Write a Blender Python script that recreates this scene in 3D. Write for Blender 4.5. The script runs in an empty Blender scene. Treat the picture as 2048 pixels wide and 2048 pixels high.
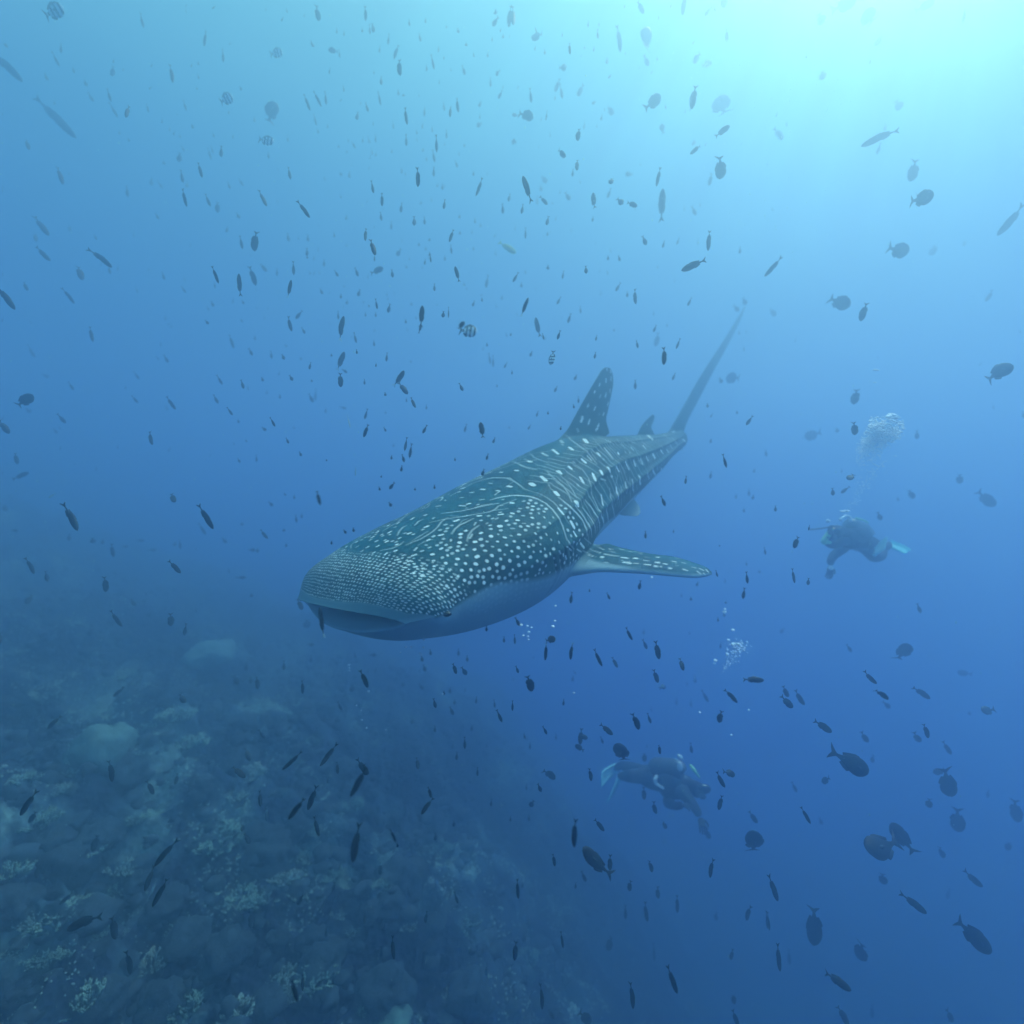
"""Whale shark in blue water over a reef slope, with reef fish and two scuba divers."""
import bpy, bmesh, math, random
import numpy as np
from mathutils import Vector, Matrix, Quaternion, kdtree, noise

# ------------------------------------------------------------------ camera, light, water
# light and water constants
RAMP = [(0.0,(.006,.03,.26)),(.30,(.012,.062,.50)),(.45,(.022,.13,.68)),(.55,(.038,.21,.66)),(.66,(.07,.34,.80)),(.76,(.13,.54,.95)),(.83,(.24,.84,1.12)),(.90,(.55,1.3,1.35)),(1.0,(1.1,2.2,2.0))]
GLOW = [(0.0,(0,0,0)),(.45,(0,0,0)),(.68,(.01,.06,.05)),(.82,(.06,.30,.16)),(.92,(.12,.50,.25)),(1.0,(.2,.7,.3))]
GLOW_S = 0.42
WORLD_S = 0.575
SUN_E = 3.5
BX, BY, BZ0, BZ1 = 26, 24, -18, 5.6
VCOL = (.67,.86,1.0)
DENS = 0.15
ANIS = 0.875
REEF0 = -7.6
scene = bpy.context.scene
COL = scene.collection
cam_data = bpy.data.cameras.new("camera")
cam = bpy.data.objects.new("camera", cam_data)
COL.objects.link(cam)
cam.location = (0, 0, 0)
cam.rotation_euler = (math.radians(90), 0, 0)      # looks along +Y, level
cam_data.sensor_width = 36
cam_data.lens = 18
cam_data.clip_start = 0.05
cam_data.clip_end = 400
cam_data.dof.use_dof = True
cam_data.dof.focus_distance = 3.3
cam_data.dof.aperture_fstop = 0.65
scene.camera = cam

SUN_DIR = Vector((0.62, 0.50, 1.35)).normalized()   # towards the light, up and to the right beyond the frame
world = bpy.data.worlds.new("World")
scene.world = world
world.use_nodes = True
nt = world.node_tree
nt.nodes.clear()
def N(t, kind, **kw):
    n = t.nodes.new(kind)
    for k, v in kw.items():
        setattr(n, k, v)
    return n
out = N(nt, 'ShaderNodeOutputWorld')
bg = N(nt, 'ShaderNodeBackground')
tc = N(nt, 'ShaderNodeTexCoord')
sep = N(nt, 'ShaderNodeSeparateXYZ')
nt.links.new(tc.outputs['Generated'], sep.inputs[0])
mr = N(nt, 'ShaderNodeMapRange')
mr.inputs['From Min'].default_value = -1; mr.inputs['From Max'].default_value = 1
nt.links.new(sep.outputs['Z'], mr.inputs['Value'])
ramp = N(nt, 'ShaderNodeValToRGB')
nt.links.new(mr.outputs[0], ramp.inputs[0])
def set_ramp(r, stops):
    e = r.color_ramp.elements
    while len(e) > 1: e.remove(e[0])
    e[0].position = stops[0][0]; e[0].color = (*stops[0][1], 1)
    for p, c in stops[1:]:
        k = e.new(p); k.color = (*c, 1)
set_ramp(ramp, RAMP)
dotn = N(nt, 'ShaderNodeVectorMath', operation='DOT_PRODUCT')
nrm = N(nt, 'ShaderNodeVectorMath', operation='NORMALIZE')
nt.links.new(tc.outputs['Generated'], nrm.inputs[0])
nt.links.new(nrm.outputs[0], dotn.inputs[0])
dotn.inputs[1].default_value = SUN_DIR
glow = N(nt, 'ShaderNodeValToRGB')
nt.links.new(dotn.outputs['Value'], glow.inputs[0])
set_ramp(glow, GLOW)
gs = N(nt, 'ShaderNodeVectorMath', operation='SCALE')
gs.inputs['Scale'].default_value = GLOW_S
nt.links.new(glow.outputs[0], gs.inputs[0])
addn = N(nt, 'ShaderNodeVectorMath', operation='ADD')
nt.links.new(ramp.outputs[0], addn.inputs[0])
# faint light shafts painted into the world colour, fanning out from the sun's direction
_s = SUN_DIR; _a = _s.orthogonal().normalized(); _b = _s.cross(_a)
dA = N(nt, 'ShaderNodeVectorMath', operation='DOT_PRODUCT'); dA.inputs[1].default_value = _a; nt.links.new(nrm.outputs[0], dA.inputs[0])
dB = N(nt, 'ShaderNodeVectorMath', operation='DOT_PRODUCT'); dB.inputs[1].default_value = _b; nt.links.new(nrm.outputs[0], dB.inputs[0])
at2 = N(nt, 'ShaderNodeMath', operation='ARCTAN2'); nt.links.new(dA.outputs['Value'], at2.inputs[0]); nt.links.new(dB.outputs['Value'], at2.inputs[1])
sn = N(nt, 'ShaderNodeTexNoise', noise_dimensions='1D'); sn.inputs['Scale'].default_value = 7; sn.inputs['Detail'].default_value = 3
nt.links.new(at2.outputs[0], sn.inputs['W'])
sm_ = N(nt, 'ShaderNodeMapRange'); sm_.inputs['From Min'].default_value = .3; sm_.inputs['From Max'].default_value = .7; sm_.inputs['To Min'].default_value = .25; sm_.inputs['To Max'].default_value = 1.9
nt.links.new(sn.outputs['Fac'], sm_.inputs['Value'])
gs2 = N(nt, 'ShaderNodeVectorMath', operation='SCALE')
nt.links.new(gs.outputs[0], gs2.inputs[0]); nt.links.new(sm_.outputs[0], gs2.inputs['Scale'])
nt.links.new(gs2.outputs[0], addn.inputs[1])
nt.links.new(addn.outputs[0], bg.inputs['Color'])
bg.inputs['Strength'].default_value = WORLD_S
nt.links.new(bg.outputs[0], out.inputs['Surface'])
world.cycles.sampling_method = 'MANUAL'
world.cycles.sample_map_resolution = 256

sun_data = bpy.data.lights.new("sun", 'SUN')
sun_data.energy = SUN_E
sun_data.angle = math.radians(20)
sun_data.color = (0.80, 1.0, 0.90)                   # daylight after some metres of sea water
sun = bpy.data.objects.new("sun", sun_data)
COL.objects.link(sun)
sun.rotation_euler = (-SUN_DIR).to_track_quat('-Z', 'Y').to_euler() if False else SUN_DIR.to_track_quat('Z', 'Y').to_euler()
sun.location = (10, 10, 20)

scene.view_settings.view_transform = 'Standard'
scene.view_settings.look = 'None'
scene.view_settings.exposure = 0
scene.view_settings.gamma = 1
scene.view_settings.use_curve_mapping = False
scene.render.engine = 'CYCLES'
cy = scene.cycles
cy.volume_bounces = 10
cy.max_bounces = 12
cy.diffuse_bounces = 3
cy.glossy_bounces = 2
cy.transmission_bounces = 4
cy.transparent_max_bounces = 6
cy.use_denoising = True
cy.sample_clamp_indirect = 4

# the sea water itself: one closed box of even density round everything
def make_haze():
    me = bpy.data.meshes.new('haze')
    bm = bmesh.new()
    bmesh.ops.create_cube(bm, size=1)
    for v in bm.verts:
        v.co.x = -BX if v.co.x < 0 else BX
        v.co.y = -6 if v.co.y < 0 else BY
        v.co.z = BZ0 if v.co.z < 0 else BZ1
    bm.to_mesh(me); bm.free()
    o = bpy.data.objects.new('haze', me)
    COL.objects.link(o)
    o['kind'] = 'stuff'
    m = bpy.data.materials.new('sea_water_volume'); m.use_nodes = True
    t = m.node_tree; t.nodes.clear()
    oo = N(t, 'ShaderNodeOutputMaterial')
    pv = N(t, 'ShaderNodeVolumePrincipled')
    pv.inputs['Color'].default_value = (*VCOL, 1)
    pv.inputs['Density'].default_value = DENS
    pv.inputs['Anisotropy'].default_value = ANIS
    pv.inputs['Absorption Color'].default_value = (0, 0, 0, 1)
    t.links.new(pv.outputs[0], oo.inputs['Volume'])
    me.materials.append(m)
    return o
make_haze()
# ------------------------------------------------------------------ whale shark
SA = np.array([0, .1, .3, .6, 1.0, 1.4, 1.8, 2.4, 3.0, 3.6, 4.2, 4.8])          # metres back from the snout
SW = np.array([.38, .44, .49, .52, .55, .56, .53, .45, .34, .24, .16, .10]) * np.array([1.23, 1.235, 1.165, 1.165, 1.235, 1.172, 1.031, 1.02, 1.128, 1.274, 1.25, 1.189])
ST = np.array([.08, .15, .23, .30, .34, .37, .40, .38, .30, .22, .145, .10]) * np.array([1.14, 1.221, 1.104, 0.972, 0.884, 0.949, 1.026, 1.175, 1.152, 1.145, 1.112, 1.08])
SB = np.array([.08, .15, .22, .30, .36, .38, .36, .31, .24, .17, .12, .09]) * np.array([1.07, 1.061, 1.126, 1.177, 1.168, 1.083, 0.979, 0.96, 1.003, 1.084, 1.133, 1.14])
S_K, S_KB, S_B1, S_B2, S_C1, S_C2 = .133, .088, -.213, .101, .187, -.02
S_YAW, S_PIT, S_SC = .695, .256, 1.133
S_POS = np.array([-1.028, 2.789, -.597])

def hermite(x, xp, fp):
    h = np.diff(xp); d = np.diff(fp) / h
    m = np.zeros_like(fp); m[0] = d[0]; m[-1] = d[-1]
    for i in range(1, len(fp) - 1): m[i] = (d[i-1] * h[i] + d[i] * h[i-1]) / (h[i] + h[i-1])
    i = np.clip(np.searchsorted(xp, x) - 1, 0, len(h) - 1); t = (x - xp[i]) / h[i]; H = h[i]
    return (2*t**3-3*t**2+1)*fp[i] + (t**3-2*t**2+t)*H*m[i] + (-2*t**3+3*t**2)*fp[i+1] + (t**3-t**2)*H*m[i+1]

_cy, _sy, _cp, _sp = math.cos(S_YAW), math.sin(S_YAW), math.cos(S_PIT), math.sin(S_PIT)
_F0, _L0, _U0 = np.array([-_sy, -_cy, 0.]), np.array([_cy, -_sy, 0.]), np.array([0, 0, 1.])
S_ROT = np.stack([_cp*_F0 - _sp*_U0, _L0, _cp*_U0 + _sp*_F0])                   # rows: forward, left, up
def to_world(q): return q @ S_ROT * S_SC + S_POS
def to_local(p): return ((p - S_POS) / S_SC) @ S_ROT.T

def shark_centre(a):
    t = a / 4.8
    return S_B1*t**2 + S_B2*t**3, S_C1*t + S_C2*t**2, (2*S_B1*t + 3*S_B2*t*t) / 4.8
def shark_skin(a, ph):
    a, ph = np.broadcast_arrays(np.asarray(a, float), np.asarray(ph, float))
    w, ht, hb = hermite(a, SA, SW), hermite(a, SA, ST), hermite(a, SA, SB)
    s, c = np.sin(ph), np.cos(ph)
    y = w * np.sign(s) * np.abs(s)**.9
    z = np.where(c > 0, ht, hb) * np.sign(c) * np.abs(c)**(.95 + .55*np.exp(-(a/.07)**2))
    f = np.clip(1 - a/.9, 0, 1)**1.5
    x = -a - S_K*s**2*f - np.where(c < 0, -c, 0)*S_KB*f
    by, bz, dy = shark_centre(a)
    # the long ridges down the back and flanks
    back = np.clip((a - .55)/.9, 0, 1) * np.clip((4.9 - a)/.8, 0, 1)
    r = 0
    for k, (c0, sg, am) in enumerate(((0, .10, .012), (36, .055, .014), (63, .06, .016), (88, .06, .017))):
        for sd in ((1,) if k == 0 else (1, -1)):
            dd = np.angle(np.exp(1j*(ph - math.radians(c0)*sd)))
            r = r + am*np.exp(-(dd/sg)**2)
    r = r*back
    # folds: the gill slits ahead of the pectoral fin, the brow over the eye
    for sd in (1, -1):
        q = np.angle(np.exp(1j*(ph - math.radians(104)*sd)))
        for g in range(5):
            ag = 1.0 + .052*g - .10*np.abs(q)
            r = r - .014*np.exp(-((a - ag)/.009)**2) * np.exp(-(q/.30)**4)
        r = r + .02*np.exp(-((a-1.0)/.28)**2)*np.exp(-(q/.5)**2)
    n = np.sqrt(y*y + z*z) + 1e-6
    y = y*(1 + r/n); z = z*(1 + r/n)
    return np.stack([x + y*dy, by + y, bz + z], -1)

def grid_mesh_arrays(P):                      # rows x columns (closed round) with both ends capped
    R, Cn = P.shape[:2]
    v = P.reshape(-1, 3)
    i = np.arange(R-1)[:, None]*Cn; j = np.arange(Cn)[None]; j2 = (j+1) % Cn
    q = np.stack([i+j, i+j2, i+Cn+j2, i+Cn+j], -1).reshape(-1, 4)
    v = np.vstack([v, P[0].mean(0), P[-1].mean(0)])
    n = R*Cn
    jj = np.arange(Cn); jk = (jj+1) % Cn
    t0 = np.stack([jk, jj, np.full(Cn, n)], -1)
    t1 = np.stack([(R-1)*Cn+jj, (R-1)*Cn+jk, np.full(Cn, n+1)], -1)
    return v, q, np.vstack([t0, t1])

def mesh_from(name, v, quads, tris):
    me = bpy.data.meshes.new(name)
    me.vertices.add(len(v)); me.vertices.foreach_set('co', np.asarray(v, np.float32).ravel())
    nl = len(quads)*4 + len(tris)*3
    me.loops.add(nl)
    me.loops.foreach_set('vertex_index', np.concatenate([np.asarray(quads, np.int32).ravel(), np.asarray(tris, np.int32).ravel()]).astype(np.int32))
    me.polygons.add(len(quads)+len(tris))
    st = np.concatenate([np.arange(len(quads))*4, len(quads)*4 + np.arange(len(tris))*3]).astype(np.int32)
    me.polygons.foreach_set('loop_start', st)
    me.update(calc_edges=True)
    me.polygons.foreach_set('use_smooth', np.ones(len(me.polygons), bool))
    me.validate()
    return me

FOIL_N = 84
def fin_arrays(sections, rows=170):
    """sections: (leading edge, trailing edge, thickness, plane normal) from root to tip, in world metres."""
    S = len(sections); t = np.linspace(0, S-1, rows); tp = np.arange(S, dtype=float)
    LE = np.stack([hermite(t, tp, np.array([s[0][k] for s in sections], float)) for k in range(3)], -1)
    TE = np.stack([hermite(t, tp, np.array([s[1][k] for s in sections], float)) for k in range(3)], -1)
    TH = np.interp(t, tp, [s[2] for s in sections])
    NN = np.stack([np.interp(t, tp, [s[3][k] for s in sections]) for k in range(3)], -1)
    NN /= np.linalg.norm(NN, axis=1)[:, None]
    th = np.linspace(0, 2*np.pi, FOIL_N, endpoint=False)
    u = .5 - .5*np.cos(th)
    prof = 1.9*np.sqrt(np.clip(u, 0, 1))*(1-u)**.8 * np.sign(np.sin(th)) * .5
    prof[0] = 0
    P = LE[:, None] + (TE-LE)[:, None]*u[None, :, None] + NN[:, None]*(TH[:, None]*prof[None])[..., None]
    return P

def px(u, v, d):                              # a point d metres out along the way the photographer looked
    return np.array([(u-1024)/1024*d, d, (1024-v)/1024*d])
def on_midplane(u, v, extra=0.0):             # the point of the shark's midplane seen in direction (u, v)
    ray = np.array([(u-1024)/1024, 1., (1024-v)/1024])
    d = 5.0
    for _ in range(30):
        q = to_local(ray*d)
        by = shark_centre(np.clip(-q[0], 0, 6.5))[0] + extra
        e = q[1]-by
        g = (to_local(ray*(d+.01))[1]-q[1])/.01
        d -= e/g
    return ray*d

L_W = S_ROT[1]
def build_shark_mesh():
    # body rows: throat, lips, then skin back to the tail stalk
    PHI = np.concatenate([np.radians(np.linspace(-78, 132, 400, endpoint=False)), np.radians(np.linspace(132, 282, 110, endpoint=False))])
    rows = []
    rim = shark_skin(0.0, PHI)
    cen = np.array([rim[:, 0].mean(), 0, .0])
    for dep, sc in ((.55, .15), (.5, .45), (.38, .66), (.22, .78), (.1, .845), (.05, .875), (.022, .905), (.006, .93), (-.003, .95), (-.006, .97), (-.004, .988)):
        p = rim.copy(); p[:, 1:] = (p[:, 1:]-[0, 0])*sc
        low = rim[:, 2] < 0                        # the lower lip is broad and rolls inward
        p[low, 2] = rim[low, 2]*max(.15, 1-(1-sc)*3.4)
        p[:, 0] = rim[:, 0] - dep*np.where(low & (sc > .7), .22, 1) + np.where(low, .02*np.sin(min(1, (1-sc)/.12)*math.pi), 0)*np.abs(rim[:, 2]/rim[:, 2].min())
        rows.append(p)
    a = np.concatenate([np.linspace(0, .5, 230, endpoint=False), np.linspace(.5, 1.35, 210, endpoint=False), np.linspace(1.35, 3.6, 470, endpoint=False), np.linspace(3.6, 4.8, 150)])
    G = shark_skin(a[:, None], PHI[None])
    P = np.concatenate([np.stack(rows), G], 0)
    end = G[-1].copy(); c = end.mean(0)
    tails = [c + (end-c)*s + np.array([-dx, 0, dx*.25]) for s, dx in ((.93, .05), (.8, .1), (.5, .14))]
    P = np.concatenate([P, np.stack(tails)], 0)
    v, q, t = grid_mesh_arrays(to_world(P))
    body = mesh_from('body', v, q, t)
    fins = []
    mp = on_midplane
    up = S_ROT[2]
    # first dorsal fin
    sec = [(mp(1092, 925), mp(1205, 915), .15, L_W), (mp(1110, 886), mp(1203, 880), .12, L_W), (mp(1131, 862), mp(1214, 866), .085, L_W),
           (mp(1150, 832), mp(1212, 843), .07, L_W), (mp(1172, 793), mp(1219, 806), .055, L_W), (mp(1193, 757), mp(1226, 770), .04, L_W),
           (mp(1203, 741), mp(1225, 748), .028, L_W), (mp(1210, 735), mp(1220, 736), .012, L_W)]
    fins.append(sec)
    fins.append([(mp(1205, 866), mp(1208, 876), .03, L_W), (mp(1207, 856), mp(1217, 868), .02, L_W), (mp(1211, 840), mp(1219, 866), .01, L_W)])
    # second dorsal fin
    fins.append([(mp(1262, 890), mp(1315, 885), .07, L_W), (mp(1273, 872), mp(1309, 868), .05, L_W), (mp(1284, 850), mp(1303, 855), .035, L_W),
                 (mp(1298, 835), mp(1307, 842), .02, L_W), (mp(1305, 829), mp(1309, 832), .008, L_W)])
    # tail: the long upper lobe and the short lower lobe behind the stalk
    fins.append([(mp(1322, 885), mp(1366, 900), .13, L_W), (mp(1339, 861), mp(1367, 868), .10, L_W), (mp(1354, 835), mp(1376, 840), .07, L_W), (mp(1379, 791), mp(1398, 798), .05, L_W),
                 (mp(1404, 748), mp(1424, 748), .04, L_W), (mp(1448, 680), mp(1457, 688), .025, L_W), (mp(1475, 636), mp(1481, 640), .015, L_W), (mp(1490, 611), mp(1491, 613), .006, L_W)])
    b = to_world(np.array([-4.62, shark_centre(4.62)[0], shark_centre(4.62)[1]]))
    dn = -up*.8 + L_W*-.45 + S_ROT[0]*-.2
    fins.append([(b, b + .02*up - .32*S_ROT[0], .08, L_W), (b+.12*dn, b+.12*dn - .24*S_ROT[0], .05, L_W), (b+.3*dn, b+.3*dn-.13*S_ROT[0], .03, L_W), (b+.45*dn, b+.45*dn-.02*S_ROT[0], .008, L_W)])
    # pectoral fins
    nL = np.array([-.1, -.45, .9])
    pec = [(px(1085, 1138, 3.42), px(1120, 1060, 3.95), .22, nL), (px(1122, 1150, 3.38), px(1158, 1072, 3.95), .19, nL), (px(1160, 1147, 3.34), px(1190, 1089, 3.86), .15, nL),
           (px(1190, 1143, 3.33), px(1216, 1087, 3.84), .125, nL), (px(1222, 1142, 3.33), px(1241, 1095, 3.77), .11, nL), (px(1286, 1145, 3.35), px(1298, 1107, 3.72), .10, nL),
           (px(1337, 1150, 3.39), px(1350, 1114, 3.70), .085, nL), (px(1385, 1154, 3.43), px(1393, 1127, 3.68), .07, nL), (px(1411, 1152, 3.47), px(1413, 1135, 3.63), .05, nL), (px(1424, 1148, 3.53), px(1422, 1143, 3.58), .02, nL)]
    fins.append(pec)
    def mirror(p):
        q = to_local(np.asarray(p)); q[1] = -q[1]; return to_world(q)
    nR = nL - 2*np.dot(nL, L_W)*L_W
    fins.append([(mirror(s[0]), mirror(s[1]), s[2], nR) for s in pec])
    # pelvic fins
    pl = [(px(1228, 1020, 5.0), px(1262, 985, 5.25), .06, nL), (px(1240, 1030, 4.95), px(1271, 1000, 5.15), .035, nL), (px(1256, 1032, 4.93), px(1279, 1012, 5.08), .025, nL), (px(1275, 1033, 4.93), px(1282, 1026, 5.0), .01, nL)]
    fins.append(pl)
    fins.append([(mirror(s[0]), mirror(s[1]), s[2], nR) for s in pl])
    return body, fins
SKIN_MARKS = [
(0.0104,11,((-0.63,0.381,0.261),(-0.632,0.382,0.262),(-0.635,0.382,0.262),)),(0.012,11,((-0.576,0.424,0.235),)),
(0.009,9,((-0.522,0.454,0.212),(-0.523,0.454,0.211),(-0.524,0.455,0.211),)),
(0.0089,10,((-0.482,0.486,0.184),(-0.484,0.488,0.183),(-0.486,0.489,0.183),)),
(0.0092,10,((-0.636,0.467,0.222),(-0.64,0.468,0.221),(-0.643,0.47,0.221),)),
(0.0113,11,((-0.737,0.492,0.222),(-0.738,0.492,0.222),(-0.739,0.492,0.222),)),
(0.009,9,((-0.571,0.526,0.166),(-0.577,0.527,0.167),(-0.584,0.528,0.167),)),
(0.0098,9,((-0.54,0.543,0.143),(-0.543,0.544,0.142),(-0.545,0.546,0.14),)),
(0.0077,9,((-0.595,0.497,0.195),(-0.599,0.498,0.195),(-0.602,0.498,0.195),)),
(0.0126,12,((-0.838,0.469,0.247),(-0.842,0.47,0.247),(-0.845,0.472,0.246),)),
(0.0081,10,((-0.992,0.436,0.278),(-0.996,0.44,0.276),(-0.999,0.443,0.274),)),
(0.0091,11,((-0.853,0.312,0.299),(-0.858,0.316,0.298),(-0.864,0.321,0.298),)),
(0.0084,11,((-0.725,0.255,0.304),(-0.738,0.257,0.304),(-0.751,0.259,0.304),)),
(0.0084,10,((-0.594,0.161,0.306),(-0.602,0.164,0.306),(-0.61,0.167,0.307),)),
(0.0088,10,((-0.496,0.135,0.297),(-0.502,0.137,0.298),(-0.507,0.139,0.298),)),
(0.0075,9,((-0.556,0.305,0.275),(-0.565,0.309,0.275),(-0.573,0.313,0.275),)),
(0.0087,10,((-0.387,0.084,0.284),(-0.391,0.085,0.285),(-0.395,0.085,0.286),)),
(0.0065,9,((-0.334,0.213,0.259),(-0.339,0.215,0.259),(-0.343,0.218,0.26),)),
(0.0071,10,((-0.482,-0.014,0.301),(-0.493,-0.018,0.302),(-0.504,-0.021,0.304),)),
(0.0066,10,((-0.421,-0.088,0.291),(-0.43,-0.089,0.292),(-0.439,-0.091,0.293),)),
(0.0049,8,((-0.377,0.006,0.285),(-0.386,0.006,0.286),(-0.394,0.006,0.288),)),
(0.0058,6,((-0.433,0.13,0.289),(-0.44,0.131,0.29),(-0.446,0.132,0.291),)),(0.008,10,((-0.38,0.175,0.275),(-0.382,0.176,0.275),(-0.385,0.177,0.276),)),
(0.0061,9,((-0.485,0.291,0.27),(-0.491,0.293,0.271),(-0.498,0.294,0.271),)),
(0.0076,10,((-0.412,0.391,0.225),(-0.415,0.393,0.224),(-0.419,0.395,0.224),)),
(0.0054,7,((-0.385,0.302,0.25),(-0.395,0.3,0.253),(-0.406,0.297,0.256),)),
(0.0049,8,((-0.347,0.323,0.235),(-0.357,0.328,0.236),(-0.367,0.332,0.237),)),
(0.0063,8,((-0.47,0.394,0.234),(-0.476,0.394,0.234),(-0.482,0.395,0.235),)),
(0.0094,11,((-0.287,0.446,0.167),(-0.289,0.446,0.167),(-0.29,0.447,0.167),)),
(0.0061,8,((-0.317,0.418,0.188),(-0.32,0.42,0.188),(-0.323,0.423,0.187),)),(0.0098,10,((-0.988,0.108,0.335),(-0.994,0.112,0.335),(-1,0.116,0.336),)),
(0.008,7,((-0.957,-0.134,0.332),(-0.955,-0.113,0.333),(-0.952,-0.092,0.335),)),
(0.0087,10,((-1.214,0.029,0.377),(-1.214,0.041,0.376),(-1.215,0.052,0.375),)),
(0.0103,10,((-1.294,0.183,0.374),(-1.295,0.195,0.372),(-1.296,0.207,0.371),)),
(0.0063,9,((-1.217,0.152,0.364),(-1.217,0.161,0.363),(-1.217,0.171,0.362),)),
(0.007,6,((-1.161,-0.024,0.37),(-1.162,-0.011,0.37),(-1.164,0.002,0.37),)),(0.006,4,((-1.312,0.009,0.398),(-1.31,0.024,0.396),(-1.308,0.037,0.394),)),
(0.0068,9,((-1.545,0.054,0.435),(-1.546,0.065,0.433),(-1.547,0.076,0.431),)),
(0.0057,6,((-1.506,-0.049,0.434),(-1.498,-0.032,0.434),(-1.494,-0.018,0.433),)),
(0.009,9,((-1.716,0.047,0.467),(-1.713,0.061,0.463),(-1.71,0.075,0.46),)),(0.0071,9,((-0.93,0.395,0.286),(-0.94,0.401,0.285),(-0.95,0.408,0.285),)),
(0.0056,7,((-0.814,0.253,0.308),(-0.82,0.257,0.308),(-0.826,0.26,0.308),)),(0.0062,5,((-0.71,0.1,0.321),(-0.718,0.098,0.322),(-0.726,0.096,0.322),)),
(0.0075,7,((-0.75,-0.015,0.328),(-0.758,-0.016,0.328),(-0.766,-0.017,0.329),)),
(0.0064,9,((-0.681,-0.055,0.323),(-0.697,-0.061,0.323),(-0.713,-0.067,0.324),)),
(0.0048,8,((-0.614,-0.106,0.314),(-0.628,-0.111,0.315),(-0.643,-0.116,0.316),)),
(0.0063,6,((-1.077,-0.036,0.355),(-1.078,-0.023,0.356),(-1.079,-0.011,0.356),)),
(0.0044,7,((-1.065,0.14,0.342),(-1.072,0.152,0.342),(-1.08,0.163,0.342),)),(0.0047,5,((-1.031,0.32,0.312),(-1.038,0.327,0.311),(-1.045,0.334,0.31),)),
(0.0085,11,((-1.1,0.351,0.313),(-1.103,0.357,0.312),(-1.105,0.363,0.311),)),
(0.0074,10,((-1.146,0.466,0.28),(-1.149,0.47,0.279),(-1.152,0.473,0.278),)),(0.008,9,((-0.959,0.493,0.248),(-0.963,0.496,0.247),(-0.967,0.5,0.245),)),
(0.0089,8,((-0.966,0.557,0.213),(-0.968,0.558,0.212),(-0.97,0.56,0.211),)),
(0.0087,8,((-0.869,0.567,0.194),(-0.872,0.568,0.193),(-0.874,0.57,0.193),)),
(0.0071,8,((-0.787,0.534,0.203),(-0.79,0.537,0.201),(-0.793,0.54,0.199),)),
(0.0064,8,((-0.319,0.003,0.271),(-0.324,0.005,0.272),(-0.329,0.006,0.274),)),
(0.0049,7,((-0.284,-0.001,0.261),(-0.29,0.001,0.262),(-0.295,0.003,0.264),)),
(0.0058,8,((-0.335,0.068,0.274),(-0.341,0.07,0.275),(-0.347,0.072,0.277),)),(0.0061,7,((-0.285,0.1,0.258),(-0.29,0.103,0.259),(-0.294,0.106,0.26),)),
(0.0055,8,((-0.293,0.185,0.251),(-0.301,0.185,0.253),(-0.308,0.186,0.255),)),
(0.0076,8,((-0.711,0.445,0.244),(-0.717,0.445,0.244),(-0.723,0.446,0.245),)),
(0.0058,6,((-0.803,0.432,0.26),(-0.809,0.433,0.26),(-0.814,0.434,0.26),)),(0.006,9,((-0.908,0.459,0.258),(-0.914,0.46,0.258),(-0.919,0.461,0.258),)),
(0.0067,5,((-0.78,0.505,0.22),)),(0.0074,6,((-0.69,0.501,0.209),(-0.691,0.502,0.208),(-0.692,0.503,0.208),)),
(0.0075,7,((-0.735,0.531,0.196),(-0.736,0.532,0.195),(-0.738,0.532,0.195),)),
(0.0084,8,((-0.758,0.569,0.171),(-0.759,0.57,0.171),(-0.759,0.57,0.171),)),
(0.0092,9,((-0.703,0.564,0.161),(-0.704,0.564,0.161),(-0.706,0.565,0.16),)),(0.0085,8,((-0.81,0.579,0.175),(-0.811,0.58,0.175),(-0.812,0.58,0.175),)),
(0.0067,5,((-0.827,0.548,0.2),(-0.829,0.549,0.199),(-0.83,0.55,0.199),)),(0.0086,6,((-0.858,0.603,0.161),(-0.859,0.604,0.161),(-0.86,0.604,0.161),)),
(0.0094,8,((-0.805,0.603,0.143),(-0.806,0.604,0.143),(-0.808,0.605,0.142),)),
(0.0086,7,((-0.863,0.626,0.132),(-0.864,0.626,0.132),(-0.865,0.627,0.131),)),
(0.0073,7,((-0.635,0.527,0.179),(-0.638,0.529,0.178),(-0.641,0.531,0.177),)),
(0.0055,6,((-0.687,0.534,0.184),(-0.69,0.536,0.183),(-0.692,0.538,0.182),)),(0.0072,6,((-0.537,0.498,0.184),(-0.538,0.499,0.184),(-0.54,0.5,0.184),)),
(0.01,9,((-0.648,0.558,0.151),(-0.649,0.559,0.151),(-0.65,0.559,0.15),)),(0.0099,8,((-0.605,0.56,0.136),(-0.606,0.561,0.136),(-0.607,0.561,0.136),)),
(0.0092,7,((-0.68,0.585,0.123),)),(0.01,8,((-0.641,0.586,0.107),(-0.644,0.586,0.108),(-0.646,0.586,0.108),)),
(0.0065,6,((-0.713,0.585,0.135),(-0.714,0.586,0.135),(-0.715,0.586,0.135),)),(0.0084,7,((-0.761,0.596,0.137),)),(0.0111,8,((-0.721,0.607,0.101),)),
(0.0084,7,((-0.771,0.618,0.107),(-0.772,0.618,0.106),(-0.772,0.619,0.106),)),(0.0103,8,((-0.795,0.64,0.07),)),(0.0104,7,((-0.841,0.647,0.083),)),
(0.0112,7,((-0.757,0.63,0.067),)),(0.0107,7,((-0.564,0.572,0.106),)),(0.0097,8,((-0.5,0.549,0.127),)),(0.0106,8,((-0.514,0.572,0.092),)),
(0.0087,9,((-0.456,0.531,0.138),(-0.457,0.531,0.138),(-0.458,0.532,0.138),)),(0.0088,9,((-0.498,0.521,0.158),)),
(0.0079,8,((-0.455,0.501,0.167),(-0.456,0.501,0.167),(-0.456,0.502,0.167),)),
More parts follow.
